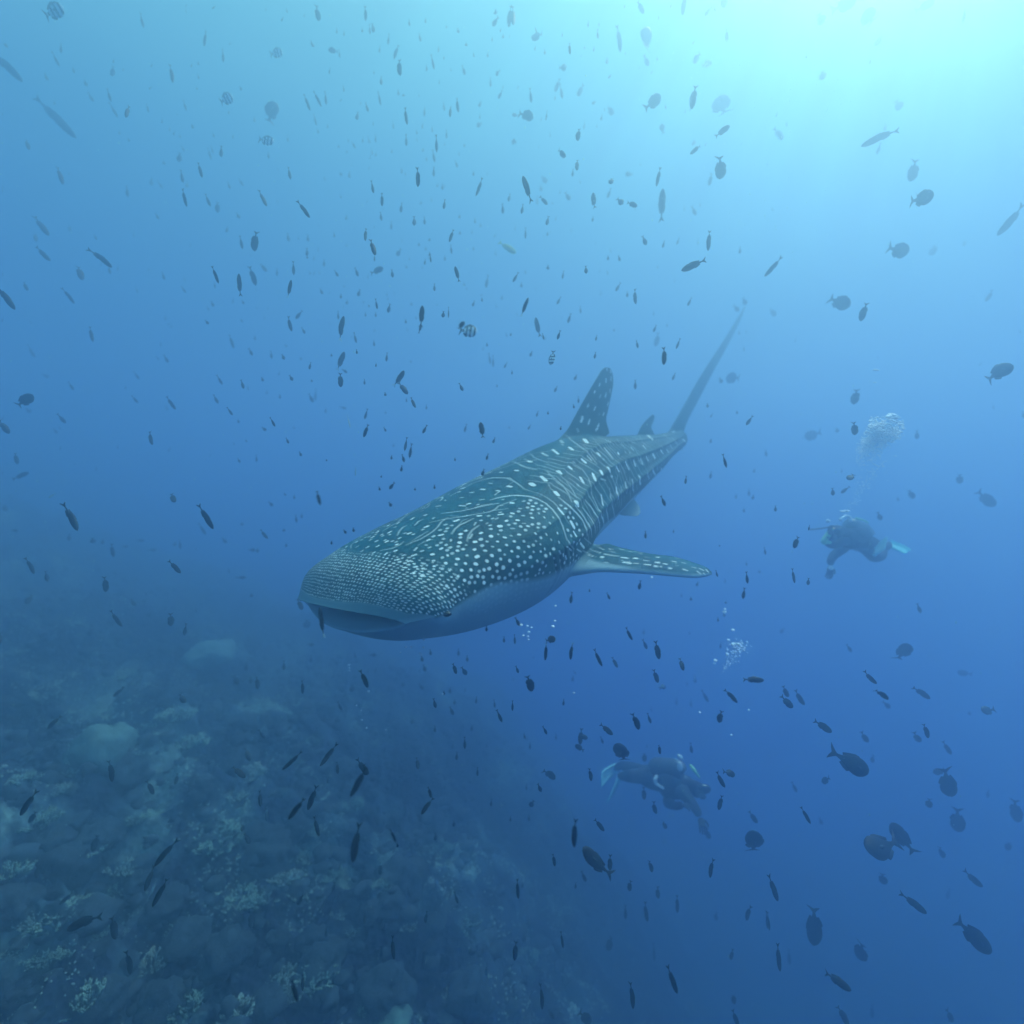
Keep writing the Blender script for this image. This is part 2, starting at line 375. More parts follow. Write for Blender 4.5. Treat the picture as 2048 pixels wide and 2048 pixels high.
(0.0088,9,((-0.42,0.47,0.183),(-0.42,0.471,0.183),(-0.421,0.471,0.183),)),(0.0078,7,((-0.383,0.479,0.168),(-0.384,0.479,0.168),(-0.385,0.48,0.168),)),
(0.0052,7,((-0.405,0.504,0.154),(-0.41,0.503,0.155),(-0.415,0.503,0.157),)),
(0.0078,9,((-0.421,0.537,0.122),(-0.421,0.538,0.122),(-0.422,0.538,0.122),)),
(0.0087,9,((-0.438,0.557,0.097),(-0.439,0.557,0.097),(-0.439,0.558,0.097),)),
(0.006,6,((-0.39,0.538,0.112),(-0.391,0.539,0.112),(-0.392,0.539,0.111),)),(0.0085,10,((-0.344,0.534,0.103),)),
(0.0077,8,((-0.37,0.555,0.078),(-0.371,0.555,0.077),(-0.372,0.555,0.077),)),(0.0107,8,((-0.533,0.587,0.052),)),(0.0099,7,((-0.592,0.594,0.062),)),
(0.0119,7,((-0.67,0.602,0.083),)),(0.0088,7,((-0.468,0.582,0.032),)),(0.0062,8,((-0.464,0.445,0.207),(-0.462,0.447,0.206),(-0.461,0.448,0.205),)),
(0.0055,6,((-0.448,0.316,0.258),(-0.449,0.318,0.258),(-0.451,0.32,0.257),)),
(0.0062,7,((-0.385,0.423,0.203),(-0.388,0.425,0.203),(-0.391,0.427,0.203),)),
(0.0061,8,((-0.364,0.446,0.185),(-0.366,0.447,0.185),(-0.368,0.449,0.185),)),
(0.0053,7,((-0.341,0.404,0.202),(-0.344,0.406,0.202),(-0.347,0.408,0.201),)),
(0.0061,8,((-0.303,0.387,0.2),(-0.307,0.389,0.199),(-0.31,0.392,0.199),)),(0.006,5,((-0.33,0.458,0.169),(-0.331,0.459,0.168),(-0.332,0.46,0.168),)),
(0.0086,8,((-0.271,0.409,0.182),(-0.271,0.41,0.182),(-0.272,0.41,0.182),)),
(0.0058,8,((-0.29,0.279,0.232),(-0.294,0.281,0.233),(-0.298,0.284,0.233),)),(0.005,7,((-0.326,0.28,0.242),(-0.33,0.283,0.242),(-0.335,0.285,0.243),)),
(0.0058,7,((-0.309,0.335,0.221),(-0.314,0.338,0.221),(-0.32,0.341,0.222),)),
(0.005,6,((-0.439,0.344,0.248),(-0.445,0.346,0.248),(-0.451,0.348,0.248),)),
(0.005,7,((-0.396,0.335,0.243),(-0.402,0.337,0.243),(-0.408,0.339,0.244),)),
(0.0049,5,((-0.748,0.375,0.277),(-0.764,0.367,0.28),(-0.78,0.358,0.283),)),
(0.0056,6,((-0.565,0.377,0.253),(-0.56,0.382,0.251),(-0.554,0.386,0.249),)),
(0.0051,5,((-0.64,0.435,0.239),(-0.657,0.429,0.244),(-0.675,0.422,0.25),)),
(0.005,5,((-0.876,0.416,0.275),(-0.886,0.416,0.276),(-0.896,0.416,0.277),)),(0.006,6,((-0.865,0.4,0.279),(-0.871,0.4,0.28),(-0.877,0.401,0.28),)),
(0.0061,5,((-1.02,0.487,0.257),(-1.024,0.49,0.256),(-1.028,0.494,0.255),)),
(0.0081,8,((-1.048,0.529,0.238),(-1.048,0.531,0.237),(-1.048,0.533,0.236),)),
(0.0058,5,((-0.874,0.519,0.225),(-0.88,0.523,0.223),(-0.887,0.528,0.221),)),
(0.005,4,((-0.962,0.53,0.229),(-0.968,0.534,0.227),(-0.974,0.538,0.226),)),
(0.0052,5,((-1.063,0.434,0.287),(-1.068,0.439,0.285),(-1.074,0.443,0.283),)),
(0.0049,4,((-0.803,0.412,0.269),(-0.809,0.411,0.27),(-0.815,0.411,0.271),)),(0.0055,4,((-0.587,0.455,0.22),(-0.587,0.456,0.22),(-0.588,0.456,0.22),)),
(0.005,6,((-0.439,-0.017,0.295),(-0.444,-0.017,0.296),(-0.45,-0.018,0.297),)),
(0.004,7,((-0.319,-0.093,0.269),(-0.325,-0.091,0.27),(-0.331,-0.089,0.272),)),
(0.0037,7,((-0.802,0.08,0.327),(-0.82,0.102,0.326),(-0.838,0.123,0.325),(-0.855,0.145,0.324),(-0.873,0.167,0.322),(-0.902,0.184,0.322),(-0.93,0.202,0.322),(-0.963,0.211,0.323),(-0.994,0.221,0.325),(-1.016,0.24,0.324),(-1.038,0.259,0.324),)),
(0.0044,8,((-1.079,0.212,0.336),(-1.099,0.222,0.337),(-1.119,0.231,0.339),(-1.137,0.247,0.339),(-1.156,0.263,0.339),(-1.172,0.282,0.338),(-1.188,0.3,0.337),(-1.201,0.326,0.333),(-1.215,0.352,0.329),(-1.218,0.379,0.323),(-1.218,0.408,0.319),(-1.222,0.428,0.311),(-1.232,0.443,0.302),)),
(0.0039,5,((-0.462,0.085,0.297),(-0.49,0.062,0.301),(-0.519,0.037,0.305),(-0.541,0.025,0.308),(-0.562,0.013,0.31),(-0.573,0.013,0.312),(-0.585,0.014,0.313),)),
(0.0033,5,((-0.398,0.228,0.27),(-0.417,0.233,0.273),(-0.437,0.238,0.275),(-0.454,0.244,0.276),(-0.471,0.25,0.278),(-0.493,0.25,0.28),(-0.516,0.251,0.283),(-0.541,0.248,0.287),(-0.567,0.245,0.29),(-0.597,0.236,0.295),(-0.627,0.227,0.301),(-0.655,0.211,0.306),(-0.685,0.194,0.311),(-0.716,0.187,0.313),(-0.749,0.18,0.316),)),
(0.0038,6,((-0.606,0.345,0.27),(-0.629,0.335,0.276),(-0.653,0.324,0.282),(-0.678,0.319,0.286),(-0.703,0.313,0.289),(-0.727,0.315,0.291),(-0.751,0.316,0.292),(-0.78,0.316,0.294),(-0.81,0.315,0.296),)),
(0.0037,5,((-0.613,0.44,0.233),(-0.633,0.428,0.241),(-0.653,0.416,0.249),(-0.675,0.409,0.256),(-0.697,0.401,0.262),(-0.729,0.398,0.267),(-0.763,0.395,0.272),)),
(0.0026,5,((-0.915,0.312,0.303),(-0.939,0.322,0.302),(-0.962,0.332,0.302),(-0.995,0.358,0.299),(-1.026,0.386,0.296),)),
(0.0038,5,((-0.655,-0.144,0.315),(-0.715,-0.186,0.315),(-0.798,-0.254,0.31),(-0.864,-0.296,0.306),(-0.934,-0.342,0.302),(-0.986,-0.345,0.306),(-1.028,-0.334,0.313),(-1.09,-0.354,0.317),(-1.15,-0.37,0.322),)),
(0.0037,4,((-1.276,-0.201,0.373),(-1.324,-0.2,0.382),(-1.374,-0.199,0.39),(-1.398,-0.166,0.398),(-1.422,-0.132,0.406),(-1.399,-0.066,0.412),(-1.395,-0.018,0.414),(-1.4,0.027,0.412),(-1.414,0.064,0.409),)),
(0.0042,4,((-1.414,0.064,0.409),(-1.403,0.107,0.401),(-1.388,0.151,0.394),(-1.361,0.198,0.383),(-1.336,0.241,0.372),(-1.317,0.274,0.362),(-1.299,0.305,0.353),)),
(0.004,5,((-1.759,-0.132,0.467),(-1.67,-0.031,0.467),(-1.644,0.018,0.46),(-1.632,0.054,0.451),(-1.618,0.091,0.442),(-1.609,0.142,0.433),(-1.602,0.189,0.424),)),
(0.0028,5,((-0.312,0.128,0.263),(-0.329,0.155,0.265),(-0.348,0.181,0.267),(-0.363,0.188,0.27),(-0.379,0.194,0.272),(-0.397,0.192,0.276),(-0.416,0.189,0.28),)),
(0.003,6,((-0.598,0.073,0.313),(-0.621,0.061,0.316),(-0.646,0.047,0.32),(-0.665,0.046,0.321),(-0.685,0.044,0.323),)),
(0.0028,4,((-0.44,0.224,0.278),(-0.468,0.224,0.282),(-0.497,0.222,0.286),(-0.527,0.221,0.29),(-0.558,0.219,0.294),)),
(0.0031,5,((-0.509,-0.102,0.302),(-0.555,-0.116,0.306),(-0.602,-0.13,0.311),(-0.639,-0.132,0.314),(-0.681,-0.139,0.317),)),
(0.0048,7,((-1.155,-0.209,0.351),(-1.184,-0.206,0.356),(-1.213,-0.204,0.362),)),
(0.0028,3,((-1.865,-0.152,0.48),(-1.735,0.002,0.478),(-1.715,0.064,0.463),)),
(0.0021,3,((-0.784,0.151,0.32),(-0.784,0.195,0.316),(-0.788,0.235,0.31),)),
(0.0019,4,((-0.7,0.31,0.29),(-0.724,0.299,0.294),(-0.749,0.288,0.298),(-0.771,0.289,0.299),(-0.792,0.29,0.3),)),
(0.0023,4,((-0.427,0.284,0.263),(-0.447,0.287,0.266),(-0.466,0.289,0.268),(-0.486,0.298,0.268),(-0.506,0.306,0.269),)),
(0.0086,9,((-1.214,0.025,0.378),(-1.214,0.038,0.377),(-1.215,0.05,0.375),)),
(0.0078,8,((-1.218,0.151,0.364),(-1.218,0.159,0.364),(-1.219,0.168,0.363),)),
(0.0115,10,((-1.297,0.181,0.375),(-1.295,0.195,0.372),(-1.293,0.209,0.37),)),
(0.0073,5,((-1.514,-0.058,0.435),(-1.503,-0.037,0.435),(-1.495,-0.02,0.434),)),
(0.0085,9,((-1.545,0.058,0.434),(-1.546,0.068,0.432),(-1.546,0.078,0.431),)),
(0.0102,9,((-1.716,0.045,0.467),(-1.713,0.059,0.464),(-1.71,0.074,0.461),)),
(0.0091,5,((-1.898,0.043,0.494),(-1.879,0.078,0.484),(-1.857,0.115,0.475),)),
(0.0093,8,((-1.996,0.071,0.501),(-1.958,0.119,0.488),(-1.927,0.161,0.474),)),
(0.0121,4,((-2.232,-0.008,0.54),(-2.206,0.018,0.533),(-2.183,0.041,0.526),)),(0.0116,9,((-2.1,0.15,0.495),(-2.084,0.173,0.486),(-2.07,0.194,0.478),)),
(0.0155,10,((-2.394,0.108,0.518),(-2.347,0.146,0.507),(-2.313,0.176,0.496),)),
(0.0124,9,((-2.234,0.306,0.414),(-2.23,0.314,0.407),(-2.227,0.322,0.4),)),(0.0117,10,((-1.988,0.317,0.411),(-1.99,0.327,0.4),(-1.988,0.339,0.389),)),
(0.0102,4,((-2.227,0.351,0.368),(-2.229,0.352,0.366),(-2.231,0.353,0.365),)),
(0.0124,10,((-1.773,0.342,0.397),(-1.777,0.345,0.391),(-1.781,0.349,0.385),)),
(0.0121,10,((-1.653,0.327,0.395),(-1.636,0.348,0.39),(-1.628,0.364,0.383),)),
(0.0112,10,((-1.514,0.29,0.387),(-1.495,0.32,0.375),(-1.472,0.353,0.365),)),
(0.0157,11,((-1.386,0.298,0.367),(-1.379,0.311,0.363),(-1.374,0.323,0.359),)),
(0.0129,10,((-1.398,0.465,0.305),(-1.391,0.477,0.298),(-1.385,0.489,0.29),)),
(0.014,10,((-1.441,0.577,0.233),(-1.432,0.588,0.225),(-1.434,0.592,0.214),)),
(0.0116,10,((-1.762,0.427,0.321),(-1.75,0.442,0.307),(-1.738,0.456,0.294),)),
(0.0101,10,((-1.942,0.416,0.312),(-1.915,0.439,0.294),(-1.883,0.465,0.277),)),
(0.0104,9,((-2.064,0.41,0.311),(-2.046,0.426,0.301),(-2.03,0.439,0.29),)),
(0.0107,9,((-2.181,0.406,0.311),(-2.167,0.421,0.298),(-2.174,0.424,0.282),)),
(0.0103,8,((-2.312,0.404,0.29),(-2.333,0.401,0.271),(-2.344,0.403,0.253),)),
(0.0093,8,((-2.528,0.373,0.291),(-2.552,0.37,0.257),(-2.556,0.378,0.226),)),
(0.0114,9,((-2.729,0.342,0.265),(-2.732,0.345,0.246),(-2.727,0.351,0.227),)),
(0.0101,7,((-2.907,0.317,0.252),(-2.912,0.322,0.228),(-2.915,0.328,0.205),)),
(0.0087,8,((-3.072,0.292,0.244),(-3.08,0.296,0.225),(-3.086,0.301,0.206),)),
(0.0155,10,((-3.281,0.264,0.228),(-3.285,0.268,0.214),(-3.29,0.272,0.2),)),
(0.0135,10,((-3.563,0.219,0.223),(-3.573,0.222,0.209),(-3.585,0.225,0.195),)),
(0.011,7,((-3.785,0.185,0.197),(-3.802,0.185,0.183),(-3.818,0.185,0.168),)),
(0.0108,8,((-3.204,0.215,0.325),(-3.199,0.226,0.315),(-3.196,0.235,0.304),)),
(0.0109,8,((-2.54,0.312,0.367),(-2.532,0.316,0.363),(-2.524,0.321,0.359),)),
(0.0098,5,((-2.769,0.293,0.334),(-2.767,0.296,0.33),(-2.765,0.299,0.327),)),
(0.0097,4,((-2.691,0.297,0.35),(-2.689,0.299,0.347),(-2.688,0.301,0.345),)),
(0.0085,6,((-2.904,0.245,0.358),(-2.895,0.259,0.345),(-2.89,0.271,0.331),)),
(0.0135,10,((-3.918,-0.059,0.346),(-3.695,0.063,0.345),(-3.59,0.13,0.334),)),(0.01,5,((-4.308,-0.054,0.298),(-4.232,0.006,0.288),)),
(0.0105,9,((-4.623,-0.082,0.289),(-4.645,-0.079,0.284),(-4.663,-0.073,0.279),)),
(0.0099,6,((-4.282,0.052,0.249),(-4.264,0.085,0.218),(-4.338,0.08,0.176),)),
(0.0115,10,((-4.605,0.034,0.193),(-4.649,0.034,0.174),(-4.734,0.017,0.15),)),(0.0115,7,((-4.587,0.027,0.107),)),
(0.0114,9,((-3.484,0.236,0.061),(-3.584,0.195,0.031),)),(0.0105,7,((-3.107,0.327,0.123),(-3.198,0.292,0.078),(-3.297,0.255,0.03),)),
(0.0085,5,((-2.927,0.355,0.121),(-3.005,0.324,0.08),(-3.059,0.305,0.043),)),
(0.0122,10,((-2.723,0.378,0.137),(-2.707,0.388,0.107),(-2.769,0.359,0.062),)),
(0.007,7,((-2.553,0.398,0.144),(-2.511,0.419,0.107),(-2.568,0.39,0.049),)),
(0.0068,7,((-2.399,0.418,0.154),(-2.356,0.44,0.121),(-2.379,0.427,0.073),)),
(0.0093,9,((-2.194,0.447,0.157),(-2.16,0.466,0.119),(-2.163,0.465,0.074),)),
(0.0086,10,((-1.887,0.493,0.17),(-1.873,0.502,0.14),(-1.85,0.518,0.112),)),(0.0083,7,((-3.959,0.131,0.245),(-4,0.134,0.21),(-4.046,0.135,0.173),)),
(0.0075,5,((-1.654,0.466,0.298),(-1.651,0.471,0.294),(-1.647,0.475,0.289),)),
(0.0067,3,((-1.87,0.32,0.416),(-1.872,0.323,0.412),(-1.875,0.326,0.408),)),(0.0057,4,((-1.577,0.303,0.39),(-1.568,0.32,0.384),(-1.557,0.338,0.379),)),
(0.0057,5,((-2.086,0.304,0.422),(-2.082,0.321,0.405),(-2.073,0.34,0.388),)),
(0.0088,6,((-2.519,-0.019,0.592),(-2.522,-0.018,0.582),(-2.523,-0.016,0.572),)),
(0.0074,3,((-2.146,0.057,0.52),(-2.134,0.07,0.516),(-2.123,0.083,0.513),)),
(0.0073,4,((-3.261,0.299,0.119),(-3.32,0.276,0.094),(-3.344,0.267,0.074),)),
(0.0056,4,((-2.632,0.163,0.472),(-2.598,0.201,0.46),(-2.557,0.242,0.45),)),
(0.0074,7,((-3.215,-0.058,1.054),(-3.213,-0.057,1.048),(-3.212,-0.057,1.042),)),
(0.0075,8,((-3.289,-0.064,1.038),(-3.286,-0.062,1.03),(-3.284,-0.062,1.022),)),
(0.0082,9,((-3.159,-0.05,0.966),(-3.155,-0.05,0.952),(-3.152,-0.049,0.938),)),
(0.0084,6,((-3.278,-0.06,0.979),(-3.269,-0.059,0.964),(-3.262,-0.059,0.95),)),
(0.008,6,((-3.027,-0.045,0.931),(-3.017,-0.044,0.923),(-3.007,-0.044,0.914),)),
(0.0087,8,((-2.917,-0.041,0.875),(-2.909,-0.041,0.868),(-2.902,-0.04,0.862),)),
(0.008,6,((-3.011,-0.041,0.835),(-2.999,-0.04,0.824),(-2.987,-0.04,0.813),)),
(0.0081,9,((-3.127,-0.049,0.841),(-3.113,-0.048,0.826),(-3.1,-0.048,0.812),)),
(0.0074,7,((-3.228,-0.058,0.869),(-3.223,-0.058,0.857),(-3.218,-0.058,0.845),)),
(0.0076,6,((-2.768,-0.034,0.776),(-2.757,-0.033,0.765),(-2.745,-0.032,0.755),)),
(0.0086,9,((-2.876,-0.033,0.744),(-2.863,-0.033,0.732),(-2.849,-0.032,0.719),)),
(0.0082,7,((-3.162,-0.058,0.754),(-3.149,-0.057,0.744),(-3.137,-0.056,0.734),)),
(0.008,8,((-3.043,-0.048,0.675),(-3.032,-0.048,0.665),(-3.021,-0.047,0.656),)),
(0.0115,10,((-2.632,-0.027,0.68),(-2.615,-0.025,0.665),(-2.598,-0.024,0.649),)),
(0.0101,9,((-2.736,-0.025,0.645),(-2.723,-0.024,0.629),(-2.71,-0.023,0.614),)),
(0.0095,9,((-2.905,-0.036,0.587),(-2.869,-0.033,0.563),(-2.834,-0.029,0.54),)),
(0.0061,4,((-2.949,-0.039,0.678),(-2.939,-0.038,0.67),(-2.93,-0.037,0.662),)),
(0.0075,11,((-1.387,0.731,-0.095),(-1.389,0.737,-0.096),(-1.392,0.742,-0.097),)),
(0.0071,11,((-1.534,0.872,-0.142),(-1.54,0.877,-0.144),(-1.545,0.881,-0.146),)),
(0.0055,9,((-1.56,0.696,-0.101),(-1.566,0.703,-0.104),(-1.572,0.71,-0.107),)),
(0.0047,8,((-1.472,0.817,-0.121),(-1.484,0.832,-0.126),(-1.495,0.846,-0.131),)),
(0.0063,9,((-1.426,0.857,-0.132),(-1.435,0.873,-0.138),(-1.444,0.889,-0.144),)),
(0.0055,10,((-1.693,0.935,-0.185),(-1.7,0.941,-0.188),(-1.707,0.947,-0.191),)),
(0.0065,10,((-1.593,0.977,-0.183),(-1.6,0.983,-0.186),(-1.608,0.988,-0.189),)),
(0.0058,9,((-1.507,0.948,-0.166),(-1.516,0.958,-0.171),(-1.526,0.969,-0.176),)),
(0.0058,9,((-1.538,0.989,-0.186),(-1.544,0.994,-0.189),(-1.551,0.999,-0.191),)),
(0.0054,7,((-1.623,1.01,-0.199),(-1.63,1.016,-0.202),(-1.637,1.022,-0.205),)),
(0.0049,9,((-1.72,1.023,-0.215),(-1.728,1.03,-0.219),(-1.737,1.037,-0.223),)),
(0.0053,8,((-1.605,1.047,-0.217),(-1.611,1.053,-0.221),(-1.617,1.059,-0.224),)),
(0.005,6,((-1.771,1.061,-0.239),(-1.778,1.069,-0.243),(-1.785,1.077,-0.248),)),
(0.0054,7,((-1.679,1.103,-0.248),(-1.686,1.113,-0.253),(-1.693,1.122,-0.258),)),
(0.0049,6,((-1.77,1.121,-0.264),(-1.775,1.13,-0.268),(-1.78,1.139,-0.273),)),
(0.005,6,((-1.805,1.152,-0.282),(-1.8,1.165,-0.286),(-1.796,1.178,-0.29),)),
(0.0049,6,((-1.745,1.159,-0.279),(-1.74,1.171,-0.285),(-1.738,1.182,-0.292),)),
(0.005,6,((-1.829,1.183,-0.296),(-1.817,1.194,-0.3),(-1.811,1.203,-0.306),)),
(0.0035,5,((-1.551,0.921,-0.159),(-1.564,0.932,-0.164),(-1.577,0.944,-0.169),)),
(0.0041,6,((-1.459,0.748,-0.101),(-1.468,0.766,-0.106),(-1.477,0.785,-0.112),)),
(0.0031,5,((-1.64,0.83,-0.15),(-1.658,0.846,-0.157),(-1.677,0.861,-0.165),)),
(0.0032,6,((-1.825,1.004,-0.231),(-1.842,1.012,-0.239),(-1.865,1.019,-0.249),)),
(0.0046,7,((-1.467,0.905,-0.149),(-1.473,0.912,-0.152),(-1.479,0.918,-0.154),)),
(0.0047,6,((-1.568,1.012,-0.198),(-1.571,1.015,-0.2),(-1.575,1.017,-0.201),)),
(0.0036,5,((-1.677,1.058,-0.224),(-1.684,1.065,-0.228),(-1.691,1.071,-0.232),)),
(0.0043,6,((-1.763,1.191,-0.296),(-1.762,1.197,-0.301),(-1.764,1.202,-0.308),)),
(0.0133,11,((-1.268,0.637,0.152),(-1.266,0.646,0.138),(-1.265,0.653,0.123),)),
(0.0077,9,((-1.241,0.663,0.102),(-1.242,0.669,0.09),(-1.24,0.676,0.078),)),
(0.0073,8,((-1.268,0.561,0.236),(-1.256,0.584,0.221),(-1.242,0.609,0.206),)),
(0.0084,11,((-1.286,0.667,0.02),(-1.317,0.658,-0.005),(-1.354,0.645,-0.032),)),
(0.0054,6,((-1.148,0.682,0.078),(-1.147,0.687,0.07),(-1.148,0.69,0.061),)),
(0.0048,8,((-1.108,0.695,0.056),(-1.149,0.679,0.031),(-1.164,0.683,0.015),)),
(0.005,6,((-1.236,0.672,-0.001),(-1.269,0.664,-0.021),(-1.309,0.652,-0.042),)),
(0.0047,7,((-1.385,0.646,-0.083),(-1.381,0.668,-0.085),(-1.376,0.691,-0.088),)),
(0.0063,9,((-1.067,0.692,0.027),(-1.069,0.691,0.022),(-1.07,0.69,0.016),)),
(0.0059,8,((-1.104,0.678,0.003),(-1.107,0.677,-0.007),(-1.11,0.677,-0.017),)),
(0.0052,7,((-1.039,0.69,0.054),(-1.043,0.69,0.045),(-1.047,0.689,0.035),)),(0.0072,11,((-1.097,0.353,0.312),(-1.1,0.36,0.311),(-1.102,0.367,0.309),)),
(0.0061,9,((-1.147,0.468,0.279),(-1.149,0.471,0.278),(-1.152,0.475,0.277),)),
(0.0064,11,((-0.99,0.437,0.277),(-0.994,0.44,0.276),(-0.998,0.443,0.275),)),
(0.0053,9,((-0.931,0.395,0.286),(-0.938,0.403,0.285),(-0.947,0.411,0.283),)),
(0.0063,8,((-0.961,0.493,0.248),(-0.964,0.497,0.246),(-0.967,0.5,0.245),)),
(0.0052,7,((-0.902,0.463,0.256),(-0.907,0.465,0.255),(-0.911,0.467,0.255),)),
(0.0053,7,((-1.054,0.531,0.238),(-1.053,0.534,0.236),(-1.052,0.538,0.234),)),
(0.0062,8,((-0.965,0.557,0.213),(-0.966,0.56,0.211),(-0.968,0.562,0.21),)),
(0.0076,9,((-0.87,0.566,0.194),(-0.872,0.568,0.193),(-0.873,0.569,0.193),)),
(0.0072,9,((-0.955,0.611,0.177),(-0.955,0.613,0.175),(-0.955,0.614,0.174),)),
(0.0084,10,((-0.806,0.603,0.144),(-0.807,0.604,0.144),(-0.809,0.604,0.143),)),
(0.0065,9,((-0.862,0.625,0.134),(-0.863,0.626,0.132),(-0.864,0.627,0.131),)),
(0.006,7,((-0.81,0.578,0.176),(-0.811,0.578,0.176),(-0.812,0.579,0.176),)),(0.006,6,((-0.857,0.603,0.161),(-0.858,0.604,0.161),(-0.859,0.604,0.16),)),
(0.0059,7,((-0.757,0.57,0.17),(-0.757,0.571,0.17),(-0.758,0.571,0.17),)),(0.0064,9,((-0.759,0.595,0.139),(-0.76,0.595,0.138),(-0.762,0.596,0.138),)),
(0.0077,9,((-0.702,0.564,0.161),(-0.703,0.564,0.161),(-0.704,0.564,0.161),)),
(0.0054,9,((-0.735,0.531,0.195),(-0.736,0.532,0.195),(-0.737,0.533,0.195),)),
(0.0069,9,((-0.772,0.618,0.107),(-0.774,0.619,0.106),(-0.776,0.62,0.106),)),(0.0069,6,((-0.822,0.626,0.116),)),(0.0082,10,((-0.719,0.607,0.101),)),
(0.0072,9,((-0.647,0.557,0.151),(-0.647,0.558,0.151),(-0.648,0.558,0.151),)),(0.0074,8,((-0.834,0.645,0.083),)),(0.0065,7,((-0.872,0.647,0.101),)),
(0.0074,9,((-0.797,0.64,0.07),(-0.798,0.641,0.07),(-0.798,0.641,0.069),)),(0.008,7,((-0.866,0.666,0.055),(-0.866,0.666,0.054),(-0.866,0.667,0.053),)),
(0.0073,8,((-0.76,0.631,0.065),(-0.761,0.632,0.065),(-0.761,0.632,0.064),)),
(0.0076,9,((-0.643,0.586,0.108),(-0.644,0.586,0.108),(-0.645,0.586,0.107),)),(0.0071,9,((-0.604,0.56,0.137),)),
(0.0061,8,((-0.913,0.66,0.091),(-0.913,0.661,0.09),(-0.912,0.661,0.09),)),(0.0061,6,((-0.925,0.631,0.143),)),
(0.0056,6,((-0.937,0.647,0.123),(-0.937,0.648,0.122),(-0.937,0.648,0.121),)),
(0.0052,7,((-1.019,0.633,0.156),(-1.018,0.635,0.153),(-1.017,0.638,0.149),)),
(0.0049,6,((-1.12,0.527,0.247),(-1.117,0.531,0.244),(-1.114,0.534,0.242),)),
(0.0048,7,((-1.116,0.563,0.224),(-1.114,0.567,0.222),(-1.112,0.57,0.219),)),
(0.0048,7,((-1.102,0.607,0.197),(-1.098,0.611,0.194),(-1.095,0.615,0.191),)),
(0.0043,5,((-1.166,0.588,0.212),(-1.161,0.594,0.209),(-1.156,0.599,0.206),)),(0.0053,8,((-1.1,0.65,0.14),(-1.098,0.652,0.137),(-1.096,0.654,0.134),)),
(0.0074,8,((-0.826,0.658,0.037),(-0.827,0.658,0.038),(-0.828,0.659,0.038),)),
(0.0065,8,((-0.872,0.666,0.002),(-0.874,0.667,0.003),(-0.875,0.667,0.005),)),(0.0077,8,((-0.715,0.622,0.056),)),
(0.0067,6,((-0.662,0.602,0.08),(-0.666,0.602,0.082),(-0.67,0.602,0.085),)),(0.008,9,((-0.563,0.573,0.105),)),
(0.0047,6,((-1.024,0.657,0.124),(-1.023,0.659,0.121),(-1.022,0.66,0.119),)),
(0.0046,8,((-0.947,0.664,0.097),(-0.946,0.665,0.094),(-0.945,0.666,0.091),)),
(0.0046,8,((-0.965,0.681,0.066),(-0.963,0.683,0.063),(-0.961,0.685,0.059),)),
(0.0056,8,((-0.916,0.676,0.008),(-0.918,0.677,0.01),(-0.921,0.678,0.012),)),
(0.0061,7,((-0.893,0.668,-0.024),(-0.895,0.669,-0.022),(-0.896,0.67,-0.02),)),
(0.0047,7,((-1.003,0.678,-0.011),(-1.004,0.677,-0.015),(-1.005,0.677,-0.02),)),
(0.0059,9,((-1.066,0.666,-0.064),(-1.068,0.665,-0.068),(-1.069,0.664,-0.072),)),
(0.0046,6,((-0.991,0.682,0.031),(-0.993,0.682,0.027),(-0.994,0.681,0.024),)),
(0.0053,7,((-1.07,0.673,0.097),(-1.069,0.675,0.093),(-1.068,0.676,0.09),)),
(0.006,6,((-0.865,0.663,-0.015),(-0.866,0.663,-0.015),(-0.867,0.664,-0.014),)),
(0.0055,6,((-0.842,0.656,-0.019),(-0.844,0.657,-0.018),(-0.845,0.658,-0.017),)),
(0.0051,6,((-0.942,0.675,-0.038),(-0.944,0.676,-0.037),(-0.946,0.676,-0.036),)),(0.0077,7,((-1.105,0.625,-0.15),)),
(0.004,7,((-1.083,0.215,0.336),(-1.109,0.23,0.338),(-1.136,0.244,0.34),(-1.155,0.262,0.339),(-1.174,0.279,0.339),(-1.19,0.303,0.337),(-1.206,0.325,0.334),(-1.216,0.352,0.329),(-1.225,0.38,0.324),(-1.221,0.419,0.316),(-1.238,0.442,0.303),(-1.238,0.47,0.288),(-1.238,0.499,0.274),(-1.228,0.527,0.257),(-1.222,0.553,0.239),(-1.208,0.579,0.221),(-1.189,0.608,0.204),(-1.182,0.624,0.181),(-1.177,0.638,0.158),(-1.163,0.652,0.138),(-1.152,0.664,0.116),(-1.146,0.671,0.101),(-1.14,0.677,0.086),)),
(0.0033,6,((-0.942,0.211,0.321),(-0.97,0.225,0.322),(-0.997,0.241,0.322),(-1.028,0.267,0.321),(-1.059,0.292,0.321),)),
(0.0033,4,((-1.379,-0.179,0.393),(-1.4,-0.149,0.4),(-1.418,-0.117,0.407),(-1.398,-0.051,0.413),(-1.401,-0.008,0.415),(-1.406,0.033,0.413),(-1.416,0.067,0.409),(-1.403,0.109,0.401),(-1.388,0.152,0.393),(-1.359,0.199,0.382),(-1.333,0.243,0.371),)),
(0.003,3,((-1.325,0.259,0.367),(-1.311,0.288,0.358),(-1.298,0.316,0.35),(-1.295,0.35,0.34),(-1.286,0.387,0.333),(-1.284,0.419,0.325),(-1.301,0.436,0.313),)),
(0.0035,4,((-1.29,0.426,0.32),(-1.297,0.447,0.306),(-1.297,0.473,0.293),(-1.292,0.498,0.279),(-1.289,0.522,0.264),(-1.278,0.55,0.244),(-1.267,0.578,0.225),(-1.241,0.618,0.191),(-1.241,0.641,0.15),)),
